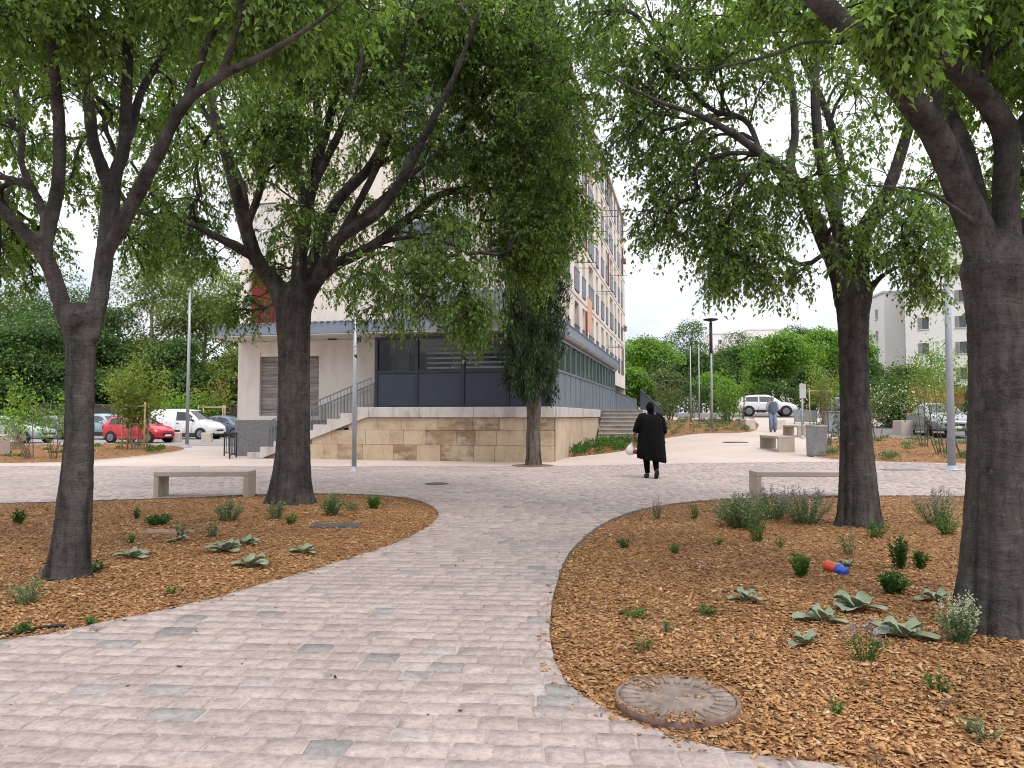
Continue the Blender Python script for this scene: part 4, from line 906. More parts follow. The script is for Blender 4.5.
def rosette(loc, r, nl, label, mat, seed=1, flat=.3, lw=.62):
    """broad downy leaves spreading from the ground"""
    rs = np.random.default_rng(seed); mb = MB()
    for k in range(nl):
        a = k*2.39996+rs.uniform(-.3, .3); up = k < 3; el = rs.uniform(.75, 1.15) if up else rs.uniform(.12, .4); L = r*(rs.uniform(.62, .85) if up else rs.uniform(.75, 1.1)); W = L*(rs.uniform(.8, 1.0) if up else lw*rs.uniform(.85, 1.2))
        ca, sa = math.cos(a), math.sin(a); nu, nv = 10, 9; vs = []
        for i in range(nu):
            t = i/(nu-1); bend = el*(1-.85*t)  # leaf arches over
            x = L*(t*math.cos(el*.8)); z = L*(math.sin(el)*t*(1.25-.75*t))+.012
            ww = W*.5*max(.10, 1-abs((t-.56)/.5)**2.4)
            for j in range(nv):
                s = (j-(nv-1)/2)/((nv-1)/2)
                zz = z+abs(s)**1.5*ww*(.5 if up else .25)+.0045*math.sin(abs(s)*9-t*26+k)*(1-.3*abs(s))-.006*math.exp(-(s/.12)**2)+.008*math.sin(t*5+s*4+k*2)*abs(s)+rs.normal(0, .0008)
                px, py = x+.004*math.sin(s*9+k), s*ww
                vs.append((px*ca-py*sa, px*sa+py*ca, max(.006, zz)))
        mb.add(vs, [(i*nv+j, (i+1)*nv+j, (i+1)*nv+j+1, i*nv+j+1) for i in range(nu-1) for j in range(nv-1)], True)
    o = mb.build('rosette_plant', mat, None, fix=False); o.location = loc; tag(o, label, 'plant', 'broad-leaved rosettes in the mulch beds'); return o
def rosette_mat():
    m, nt, out = new_mat('downy_leaf'); v = coords(nt)
    c = ramp(nt, [(.3, (.15, .185, .115)), (.6, (.25, .29, .195)), (.8, (.36, .39, .28))], noise(nt, v, 9, 5)).outputs[0]
    finish(nt, out, c, .8, bump(nt, noise(nt, v, 60, 3), .5, .006), 0, .2); return m
def ZG(px, py):
    p = G(px, py); return (p.x, p.y, bed_z(p.x, p.y)-.003)
def bed_plants():
    rm = rosette_mat()
    gg = leaf_mat('leaf_catmint', (.07, .11, .06), (.13, .19, .105), (.21, .28, .17), .25)
    gr = leaf_mat('leaf_herb', (.03, .085, .018), (.06, .15, .03), (.11, .22, .05), .35)
    gd = leaf_mat('leaf_deep', (.018, .055, .012), (.04, .105, .02), (.075, .16, .032), .3)
    gy = leaf_mat('leaf_dry', (.12, .12, .05), (.2, .19, .08), (.28, .26, .12), .25)
    vi = leaf_mat('petal_violet', (.2, .15, .28), (.3, .24, .4), (.4, .34, .5), .3)
    wh = leaf_mat('petal_pale', (.35, .36, .33), (.45, .46, .42), (.55, .56, .5), .3)
    H = [  # px, py, h, w, stems, mat, leaf, per, label, spikes
        (742, 530, .46, .80, 130, gg, .045, 16, 'widest bushy grey-green clump, left of the dark trunk in the right bed', None),
        (772, 522, .44, .70, 80, gg, .04, 16, 'grey-green clump touching the widest clump on its right', vi),
        (806, 527, .46, .72, 90, gg, .04, 16, 'grey-green clump with faint violet tips directly left of the dark trunk', vi),
        (800, 581, .22, .17, 34, gr, .04, 12, 'round fresh green bush by the red and blue toy', None),
        (899, 574, .36, .17, 26, gd, .045, 16, 'tall upright dark green shrub, tallest green plant beside the thick trunk', None),
        (893, 597, .20, .26, 40, gd, .045, 12, 'low dark green bush at the foot of the tall upright shrub', None),
        (921, 573, .20, .14, 20, gd, .04, 12, 'slim dark green plant between the upright shrub and the thick trunk', None),
        (938, 528, .46, .6, 60, gg, .04, 14, 'grey-green clump with tall spikes between the two right trunks', vi),
        (948, 538, .25, .28, 26, gr, .04, 12, 'greener low clump in front of the spiky grey clump', None),
        (958, 650, .27, .27, 34, gg, .034, 16, 'pale mint-like clump with whitish spikes before the thick trunk', wh),
        (757, 545, .30, .26, 24, gr, .035, 12, 'loose feathery green plant in front of the widest clump', None),
        (850, 560, .30, .22, 16, gg, .03, 12, 'thin wispy grey plant below the dark right-hand trunk', None),
        (877, 542, .22, .26, 24, gr, .04, 10, 'small bright plant at the right foot of the central right trunk', None),
        (657, 520, .26, .15, 14, gg, .03, 14, 'lone spindly plant at the far left rim of the right bed', vi),
        (694, 522, .22, .15, 16, gr, .03, 12, 'small feathery plant second from the far left rim of the right bed', None),
        (624, 549, .13, .16, 16, gd, .035, 8, 'little dark seedling near the left rim of the right bed', None),
        (675, 556, .12, .16, 14, gr, .035, 8, 'little seedling halfway to the loose feathery plant', None),
        (717, 549, .10, .14, 10, gr, .03, 8, 'tiny seedling in front of the widest clump', None),
        (633, 619, .07, .2, 14, gr, .03, 8, 'flat tuft in the middle left of the right bed', None),
        (706, 621, .08, .15, 14, gr, .03, 8, 'flat tuft right of the middle of the right bed', None),
        (668, 637, .12, .09, 8, gg, .025, 10, 'thin upright sprig above the round cover', None),
        (646, 654, .09, .14, 14, gy, .03, 8, 'yellowish tuft nearest above the round cover', None),
        (866, 668, .20, .26, 14, gr, .03, 12, 'straggly plant with one violet flower in front of the rosettes', vi),
        (938, 698, .12, .14, 10, gr, .028, 10, 'small sprig below the pale mint-like clump', None),
        (986, 740, .09, .2, 12, gg, .03, 8, 'low sprig at the lower right corner of the bed', None),
        (836, 716, .08, .08, 7, gr, .025, 8, 'tiny sprig right of the round cover', None),
        (780, 552, .12, .1, 8, gr, .03, 8, 'tiny sprig above the fresh green bush', None),
        (18, 527, .2, .2, 18, gd, .045, 12, 'dark green plant at the left picture edge in the left bed', None),
        (158, 528, .14, .36, 60, gd, .045, 8, 'low wide dark green patch in the left bed', None),
        (137, 522, .16, .14, 12, gd, .04, 10, 'upright sprig left of the wide dark patch', None),
        (228, 524, .34, .42, 44, gg, .04, 14, 'wispy grey clump under the left bench', None),
        (276, 522, .32, .3, 26, gg, .04, 14, 'grey clump at the left foot of the broad tree', None),
        (290, 527, .14, .22, 16, gr, .04, 9, 'low green tuft before the broad tree', None),
        (332, 519, .36, .34, 54, gg, .042, 14, 'tallest grey-green clump right of the broad tree', None),
        (374, 511, .26, .24, 36, gr, .036, 14, 'rightmost bushy plant at the tip of the left bed', None),
        (350, 513, .14, .4, 24, gg, .036, 8, 'low grey tuft between the two bushy clumps of the bed tip', None),
        (27, 608, .2, .34, 24, gg, .03, 14, 'wispy pale tuft in the near left bed', None),
        (82, 578, .10, .36, 30, gd, .07, 6, 'blade-leaved green tuft at the foot of the forked trunk', None),
        (25, 632, .07, .14, 10, gr, .035, 8, 'tiny green tuft by the black pipe', None),
        (91, 624, .08, .10, 10, gr, .03, 8, 'tiny green tuft at the near rim of the left bed', None),
        (182, 541, .2, .16, 12, gg, .035, 10, 'thin sprig in the middle of the left bed', None),
        (213, 541, .18, .18, 16, gg, .04, 10, 'sprig behind the large rosettes of the left bed', None),
        (132, 547, .1, .16, 12, gr, .035, 8, 'small tuft behind the lone left rosette', None),
        (172, 594, .07, .1, 8, gr, .03, 8, 'tiny sprig at the right rim of the left bed', None),
    ]
    for i, (px, py, h, w, ns, m, lf, per, lb, sp) in enumerate(H):
        herb(ZG(px, py), h, w, ns, m, lb, leafL=lf, per=per, spikes=sp, seed=100+i)
    Q = [(822, 628, .22, 7, 'grey leaf rosette left of the two upright-leaved ones'), (856, 615, .27, 8, 'largest grey leaf rosette with one leaf standing up'), (903, 644, .27, 7, 'grey leaf rosette nearest the thick trunk'), (804, 651, .17, 5, 'small flat grey rosette, lowest on the left of its cluster'), (745, 608, .2, 6, 'flat ragged grey rosette in the middle of the right bed'), (936, 606, .18, 5, 'grey rosette tucked against the left side of the thick trunk'), (846, 572, .13, 5, 'small grey rosette right beside the toy'),
         (133, 561, .22, 7, 'lone grey rosette right of the forked trunk'), (226, 556, .26, 8, 'largest grey rosette of the left bed'), (248, 549, .2, 6, 'grey rosette just behind the largest of the left bed'), (252, 569, .24, 7, 'dark grey rosette nearest the path in the left bed'), (305, 555, .2, 7, 'grey rosette by the dark cover plate'), (178, 546, .16, 5, 'small grey rosette right of the thin sprig')]
    for i, (px, py, r, n, lb) in enumerate(Q): rosette(ZG(px, py), r*.84, n, lb, rm, 30+i)
    # ground cover of the far beds: nobody could count it
    def cover(poly, n, mats, hmax):
        xs = [p[0] for p in poly]; ys = [p[1] for p in poly]; X = RNG.uniform(min(xs), max(xs), n*3); Y = RNG.uniform(min(ys), max(ys), n*3)
        k = in_poly(X, Y, poly) & (edge_dist(X, Y, poly) > .12) & (np.sin(X*2.1+Y*1.3)+np.sin(X*.9-Y*2.2+1)+RNG.normal(0, .4, len(X)) > .15); X, Y = X[k][:n], Y[k][:n]; n = len(X)
        per = 60; a = RNG.uniform(0, 6.28, (n, per)); rr = RNG.uniform(0, .17, (n, per)); z = RNG.uniform(.0, 1, (n, per))*hmax*RNG.uniform(.4, 1, (n, 1))*(1-rr*2.5)
        C = np.stack([X[:, None]+np.cos(a)*rr, Y[:, None]+np.sin(a)*rr, gv(X, Y)[:, None]+.06+z], 2).reshape(-1, 3); m = len(C)
        D = nrmz(np.stack([np.cos(a)*.5, np.sin(a)*.5, np.full(a.shape, .6)], 2).reshape(-1, 3)+rand_unit(m)*.4); Lf = RNG.uniform(.06, .13, m)
        V = leaves_geo(C, D, rand_unit(m), Lf, Lf*.35)
        tag(link('ground_cover', leaf_mesh('ground_cover', V), mats), kind='stuff')
    for p, n, m, h in zip(BACK_BEDS, (60, 150, 90, 130), (gr, gg, gg, gr), (.18, .3, .25, .4)): cover(p, n, m, h)
# ================================================================== BUILDINGS AND FURNITURE
def wall_open(mb, L, z0, z1, ops, depth, fn):
    """wall face with real openings and reveals; fn(s,z,d) -> point (d = depth into the wall)"""
    ss = sorted({0, L}|{o[0] for o in ops}|{o[1] for o in ops}); zs = sorted({z0, z1}|{o[2] for o in ops}|{o[3] for o in ops})
    for i in range(len(ss)-1):
        for j in range(len(zs)-1):
            sm, zm = (ss[i]+ss[i+1])/2, (zs[j]+zs[j+1])/2
            if any(o[0] < sm < o[1] and o[2] < zm < o[3] for o in ops): continue
            mb.add([fn(ss[i], zs[j], 0), fn(ss[i+1], zs[j], 0), fn(ss[i+1], zs[j+1], 0), fn(ss[i], zs[j+1], 0)], [(0, 1, 2, 3)])
    for a, b, c, d in ops:
        q = [(a, c), (b, c), (b, d), (a, d)]
        for k in range(4):
            p, r = q[k], q[(k+1) % 4]
            mb.add([fn(*p, 0), fn(*r, 0), fn(*r, depth), fn(*p, depth)], [(0, 1, 2, 3)])
def fbox(mb, fn, s0, s1, za, zb, d0, d1):
    pts = [fn(s, z, d) for s in (s0, s1) for z in (za, zb) for d in (d0, d1)]
    mb.add(pts, [(0, 1, 3, 2), (4, 6, 7, 5), (0, 4, 5, 1), (2, 3, 7, 6), (0, 2, 6, 4), (1, 5, 7, 3)])

def building():
    rz = -math.atan2(.234, .972)
    root = empty('apartment_building', B(0, 0), rz, 'cream apartment block with grey-glazed ground floor, metal canopy and red shutters above the plinth', 'building')
    cream = M('cream_render', (.66, .595, .52), .85, .07, .5, .12, 90, stain=(.52, .46, .39))
    white = M('white_render', (.60, .55, .50), .85, .06, .6, .12, 90, stain=(.47, .43, .385))
    rough = M('rough_grey_plaster', (.17, .165, .165), .95, .3, 14, 1.0, 45)
    gpan = M('panel_blue_grey', (.018, .026, .044), .45, .12, .7, .02, 40, spec=.4)
    gfr = M('frame_dark_grey', (.018, .022, .031), .4, .1, 2, 0)
    lpan = M('panel_grey_side', (.15, .175, .205), .4, .12, .8, .03, 60)
    fas = M('canopy_fascia', (.17, .20, .245), .5, .12, 1.0, .03, 30)
    sof = M('canopy_soffit', (.5, .47, .43), .8, .1, 1)
    wood = None
    m, nt, out = new_mat('weathered_boards'); v = coords(nt, (.5, 8, 8)); c = ramp(nt, [(.28, (.10, .09, .083)), (.5, (.22, .20, .185)), (.72, (.40, .365, .335))], noise(nt, v, 2.2, 7, .7)).outputs[0]
    finish(nt, out, c, .85, bump(nt, noise(nt, v, 8, 5), .3, .01)); wood = m
    glass = glass_mat('shop_glass', (.012, .015, .018), .78)
    sglass = glass_mat('green_side_glass', (.06, .11, .07), .6, .04)
    wgl = glass_mat('window_glass', (.05, .06, .07), .1)
    dark = M('interior_dark', (.40, .40, .41), .9, .2, 1, 0)
    redm = M('red_shutter', (.20, .012, .017), .6, .15, 3, .05); whm = M('white_shutter', (.62, .61, .59), .6, .08, 3, .05)
    blu = M('blue_white_shutter', (.42, .50, .62), .6, .1, 3, .05); rail = M('balcony_grey', (.10, .115, .145), .45, .12, 2, .02)
    ZT = 4.22; ROOF = 16.9
    # --- tower: side facade (facing right) with recessed bays
    X1 = -.85; Y0, Y1 = 1.25, 37.2; XL = -12.0
    side = lambda s, z, d: (X1-d, Y0+s, z)
    front = lambda s, z, d: (X1-s, Y0+d, z)
    fl = 2.62; floors = [ZT+.25+i*fl for i in range(5)]
    bays = []; s = 1.2; k = 0
    rs = np.random.default_rng(5)
    ops = []
    while s < 34.3:
        w = (1.0, 1.9, .95, 1.3)[k % 4]
        for i, zf in enumerate(floors): ops.append((s, s+w, zf+.12, zf+2.28, k, i, w))
        s += w+(1.35, 1.2, 1.5, 1.25)[k % 4]; k += 1
    mb = MB(); wall_open(mb, Y1-Y0, ZT-.6, ROOF, [o[:4] for o in ops], .32, side)
    mb.add([side(Y1-Y0, ZT-3, 0), side(Y1-Y0, ROOF, 0), side(Y1-Y0, ROOF, 11.1), side(Y1-Y0, ZT-3, 11.1)], [(0, 1, 2, 3)])
    mb.add([(XL, Y0, 0), (XL, Y1, 0), (XL, Y1, ROOF), (XL, Y0, ROOF)], [(0, 1, 2, 3)])
    mb.add([(XL, Y0, ROOF-.3), (X1, Y0, ROOF-.3), (X1, Y1, ROOF-.3), (XL, Y1, ROOF-.3)], [(0, 1, 2, 3)])
    fops = []
    for i, zf in enumerate(floors):
        fops += [(9.65, 10.75, zf+.1, zf+2.25, 0, i, 1.1), (2.3, 4.9, zf+.1, zf+2.3, 1, i, 2.6)]
    wall_open(mb, X1-XL, ZT-.6, ROOF, [o[:4] for o in fops], .32, front)
    mb.build('wall', cream, root)
    mb = MB(); mb.bb(XL-.12, X1+.14, Y0-.14, Y1+.1, ROOF+.003, ROOF+.22, .02); mb.build('roof_edge', M('roof_edge_grey', (.48, .44, .40), .8, .1), root)
    mb = MB()
    for i, zf in enumerate(floors[1:]): fbox(mb, side, 0, Y1-Y0, zf-.12, zf+.02, -.035, .1)
    mb.build('floor_band', white, root)
    def window(o, fn, fr_):
        a, b, c, d, kk, i, w = o
        f = MB(); t = .07
        fbox(f, fn, a+.003, a+t, c+.003, d-.003, .2, .29); fbox(f, fn, b-t, b-.003, c+.003, d-.003, .2, .29); fbox(f, fn, a+t, b-t, d-t, d-.003, .2, .29); fbox(f, fn, a+t, b-t, c+.003, c+t, .2, .29)
        if w > 1.2: fbox(f, fn, (a+b)/2-.04, (a+b)/2+.04, c+t, d-t, .205, .285)
        wn = f.build('window', whm, root)
        pn = MB(); pn.add([fn(a+t*.5, c+t*.5, .255), fn(b-t*.5, c+t*.5, .255), fn(b-t*.5, d-t*.5, .255), fn(a+t*.5, d-t*.5, .255)], [(0, 1, 2, 3)]); pn.build('pane', wgl, wn)
        cu = MB(); q = rs.uniform(.3, .9); cu.add([fn(a+t, c+t+(d-c)*.05, .30), fn(a+t+(b-a)*q*.8, c+t, .30), fn(a+t+(b-a)*q*.8, d-t, .30), fn(a+t, d-t, .30)], [(0, 1, 2, 3)]); cu.build('curtain', sof, wn)
        # balustrade in front of the lower half
        bl = MB(); h = 1.02
        fbox(bl, fn, a-.06, b+.06, c+.06, c+h, -.035, -.008); fbox(bl, fn, a-.08, b+.08, c+h+.003, c+h+.05, -.05, .0-.004)
        for q in (a-.03, b+.03): fbox(bl, fn, q-.02, q+.02, c+.02, c+h, -.0075, -.003)
        if not (fn is front and kk == 0): bl.build('balustrade', rail, root)
        return wn
    def shutter(fn, s0, s1, za, zb, mat, d=-.05):
        m = MB(); fbox(m, fn, s0, s1, za, zb, d, d+.035)
        z = za+.06
        while z < zb-.06: fbox(m, fn, s0+.05, s1-.05, z, z+.03, d-.008, d-.001); z += .07
        return m.build('shutter', mat, root)
    def pots(fn, s, z, mat, lm):
        t = MB(); fbox(t, fn, s-.35, s+.35, z-.2, z, -.36, -.15); pl = t.build('planter', mat, root)
        n = 60; C = np.array([fn(s+RNG.uniform(-.36, .36), z+RNG.uniform(0, .22), -.25+RNG.uniform(-.1, .1)) for _ in range(n)]); Lf = RNG.uniform(.08, .16, n)
        link('plant', leaf_mesh('plant', leaves_geo(C, rand_unit(n), rand_unit(n), Lf, Lf*.5)), lm, pl)
    for o in ops:
        if o[0] < 3.5 and o[5] < 1: continue
        window(o, side, 0)
        kk, i, w = o[4], o[5], o[6]
        if w == 1.0 and (kk*3+i*5) % 4 != 1: shutter(side, o[1]+.02, o[1]+.52, o[2]+.02, o[3]-.02, redm if (kk+i) % 3 != 2 else whm)
        if w == 1.5 and (kk+i) % 3 == 0: shutter(side, o[0]-.5, o[0]-.02, o[2]+.02, o[3]-.02, whm)
    for o in fops:
        window(o, front, 0)
        if o[4] == 0: shutter(front, o[0]+.05, o[0]+.55, o[2]+.02, o[3]-.04, redm if o[5] == 0 else whm, .08); shutter(front, o[0]+.56, o[1]-.05, o[2]+.02, o[3]-.04, redm if o[5] == 0 else whm, .09)
        else:
            for q in range(3): shutter(front, o[0]+.1+q*.82, o[0]+.86+q*.82, o[2]+.02, o[3]-.05, blu if o[5] > 1 else whm, .06+.01*q)
    pots(side, ops[-3][0]+.5, floors[3]+1.1, M('terracotta', (.30, .11, .06), .8), leaf_mat('leaf_far_mid', (.028, .062, .016), (.06, .125, .03), (.10, .185, .045), .3))
    pots(side, ops[-3][0]+.5, floors[1]+1.1, M('terracotta', (.30, .11, .06)), _mc['leaf_far_mid'])
    # awning arms: thin iron rods with one orange striped blind
    ir = M('thin_iron', (.07, .05, .05), .6)
    for (kk, i) in ((3, 1), (5, 2), (6, 1), (7, 3), (8, 0), (9, 2)):
        o = [q for q in ops if q[4] == kk and q[5] == i]
        if not o: continue
        o = o[0]; m = MB()
        for s_ in (o[0], o[1]): m.bar(side(s_, o[2]+1.25, 0), side(s_, o[2]+1.2, -.95), .025)
        m.bar(side(o[0], o[2]+1.2, -.95), side(o[1], o[2]+1.2, -.95), .025); m.build('drying_rack', ir, root)
    o = [q for q in ops if q[4] == 3 and q[5] == 0][0]
    m, nt, out = new_mat('orange_blind'); v = coords(nt, (0, 9, 9)); nn = noise(nt, v, 1.4, 3); c = ramp(nt, [(.42, (.60, .50, .42)), (.5, (.55, .26, .12))], nn).outputs[0]; finish(nt, out, c, .8)
    bl = MB(); fbox(bl, side, o[0]-.1, o[1]+.1, o[2]+.75, o[3]+.1, -.62, -.60); bl.build('sun_blind', m, root)
    # --- ground floor
    mb = MB()   # recessed white wall with a boarded opening; pale end pier; rough grey base
    gw = lambda s, z, d: (-6.1-s, 1.22+d, z)
    wall_open(mb, 12.0-6.1, 1.3, ZT-.05, [(2.62, 5.0, 1.46, 3.75)], .16, gw)
    mb.add([(XL-.003, 1.22, 1.3), (XL-.003, 30, 1.3), (XL-.003, 30, ZT-.05), (XL-.003, 1.22, ZT-.05)], [(0, 1, 2, 3)])
    mb.build('ground_floor_wall', white, root)
    mb = MB(); mb.bb(-12.06, -6.0, 1.16, 1.5, -.05, 1.298, .01); mb.bb(-12.06, -11.7, 1.5, 30, -.05, 1.298, .01); mb.build('rough_base', rough, root)
    sh = MB()
    z = 1.46
    while z < 3.74:
        hh = min(.115, 3.75-z); sh.bb(-11.1, -8.72, 1.34+rs.uniform(-.006, .006), 1.37, z+.004, z+hh, .004); z += hh
    sh.build('boarded_shutter', wood, root)
    # glazed front
    gx0, gx1, gy = -6.04, -.04, .06
    mb = MB(); mb.bb(gx0, gx1, gy, gy+.06, 1.76, 2.86); mb.bb(gx0, gx0+.06, gy+.061, 1.2, 1.76, 4.1)
    fp = mb.build('front_panel', gpan, root)
    fr = MB()
    for x in (gx0+.06, -4.55, -2.95, -1.45, gx1-.06): fr.bb(x-.055, x+.055, gy-.045, gy+.12, 1.765, 4.08, .006)
    fr.bb(gx0, gx1, gy-.03, gy+.10, 2.865, 2.95, .005); fr.bb(gx0, gx1, gy-.03, gy+.10, 4.0, 4.085, .005); fr.bb(gx0, gx1, gy-.03, gy+.09, 1.755, 1.80, .004)
    fr.build('glazing_frame', gfr, root)
    for a, b in ((gx0+.115, -4.605), (-4.495, -3.005), (-2.895, -1.505), (-1.395, gx1-.115)):
        m = MB(); m.bb(a, b, gy+.02, gy+.035, 2.95, 4.0); m.build('shop_window', glass, root)
    # interior seen through the glass
    mb = MB(); mb.bb(-5.9, -.5, 5.0, 5.1, 1.8, 4.15); mb.bb(-5.95, -5.9, 1.3, 5.1, 1.8, 4.15); mb.bb(-5.9, -.3, .3, 5.1, 1.74, 1.79); mb.bb(-5.95, -4.5, 1.9, 2.0, 1.8, 4.1); mb.build('interior_wall', dark, root)
    bl = MB(); z = 2.9
    while z < 3.95: bl.box((-2.95, .62, z), (2.9, .10, .012), 0, (R(38), 0, 0)); z += .165
    bl.build('interior_blind', M('interior_pale', (.80, .82, .82), .7), root)
    ft = MB(); ft.bb(-2.5, -1.7, 1.6, 2.2, 3.42, 3.47); ft.bb(-2.13, -2.07, 1.88, 1.94, 1.8, 3.42); ft.build('interior_stand', gfr, root)
    ft = MB(); ft.lathe([(.30, 0), (.30, .05), (.22, .05), (.22, 0)], 18, (-3.7, 1.6, 3.0), ax=Matrix.Rotation(R(70), 3, 'X')); ft.build('interior_wheel', sof, root)
    for a, b in ((-5.6, -5.1), ): 
        m = MB(); m.bb(a, b, .75, .8, 1.8, 3.75); m.build('interior_door', M('interior_door', (.16, .17, .18), .5), root)
    # glazed side
    n = 16; Ls = 20.2
    fr = MB()
    for i in range(n+1):
        y = .12+Ls*i/n; fr.bb(-.09, -.0, y-.03, y+.03, 1.765, 4.08, .004)
    fr.bb(-.085, .01, .1, Ls+.12, 2.93, 3.0); fr.bb(-.085, .01, .1, Ls+.12, 4.0, 4.07); fr.bb(-.085, .012, .1, Ls+.12, 1.757, 1.80)
    fr.build('side_frame', lpan, root)
    for i in range(n):
        a, b = .15+Ls*i/n, .09+Ls*(i+1)/n
        m = MB(); m.bb(-.06, -.05, a, b, 3.0, 4.0); m.build('side_pane', sglass, root)
        m = MB(); m.bb(-.065, -.03, a, b, 1.80, 2.93); m.build('side_panel', lpan, root)
    mb = MB(); mb.bb(-.5, -.4, 5.2, Ls, 1.8, 4.1); mb.bb(-.8, -.1, Ls+.13, Ls+.2, 1.76, 4.1); mb.build('inner_partition', M('inner_pale', (.42, .46, .42), .8), root)
    # canopy: corrugated roof sheet on a deep fascia
    mb = MB(); mb.bb(-11.95, .16, -.42, 1.24, ZT+.0, ZT+.36, .01); mb.bb(-.84, .161, 1.242, 21.2, ZT+.0, ZT+.36, .01); mb.build('canopy', fas, root)
    mb = MB(); mb.bb(-11.93, .14, -.40, 1.24, ZT-.035, ZT-.003); mb.bb(-.84, .13, 1.25, 21.1, ZT-.036, ZT-.003); mb.build('soffit', sof, root)
    mb = MB(); x = -11.9
    while x < .1: mb.bb(x, x+.11, -.47, 1.2, ZT+.365, ZT+.41); x += .24
    y = 1.4
    while y < 21.1: mb.bb(-.80, .2, y, y+.11, ZT+.365, ZT+.41); y += .24
    mb.build('roof_sheet', M('roof_sheet', (.15, .165, .19), .5, .12), root)
    mb = MB(); mb.bar((-7.9, .9, ZT-.06), (-8.2, .9, ZT-.06), .1, .05); mb.build('soffit_lamp', gfr, root)
    mb = MB(); mb.lathe([(.04, 0), (.06, .05), (.06, .2), (.03, .22)], 12, (-7.0, .95, ZT-.16), ax=Matrix.Rotation(R(75), 3, 'X')); mb.bar((-7.0, .95, ZT-.04), (-7.0, .95, ZT-.16), .03); mb.build('security_camera', gfr, root)
    # corrugated balcony front on the first floor
    mb = MB(); x = -5.9
    while x < -1.5: mb.bb(x, x+.10, 1.10, 1.16, ZT+.42, ZT+1.45); x += .145
    mb.bb(-5.95, -1.45, 1.09, 1.17, ZT+1.453, ZT+1.52); mb.build('balcony_front', M('zinc_slats', (.27, .28, .30), .5, .12), root)
    mb = MB(); mb.bar((-11.1, 1.15, ZT+1.1), (-9.3, 1.15, ZT+1.1), .03)
    x = -11.0
    while x < -9.3: mb.bar((x, 1.15, ZT+.4), (x, 1.15, ZT+1.1), .018); x += .13
    mb.build('window_rail', ir, root)

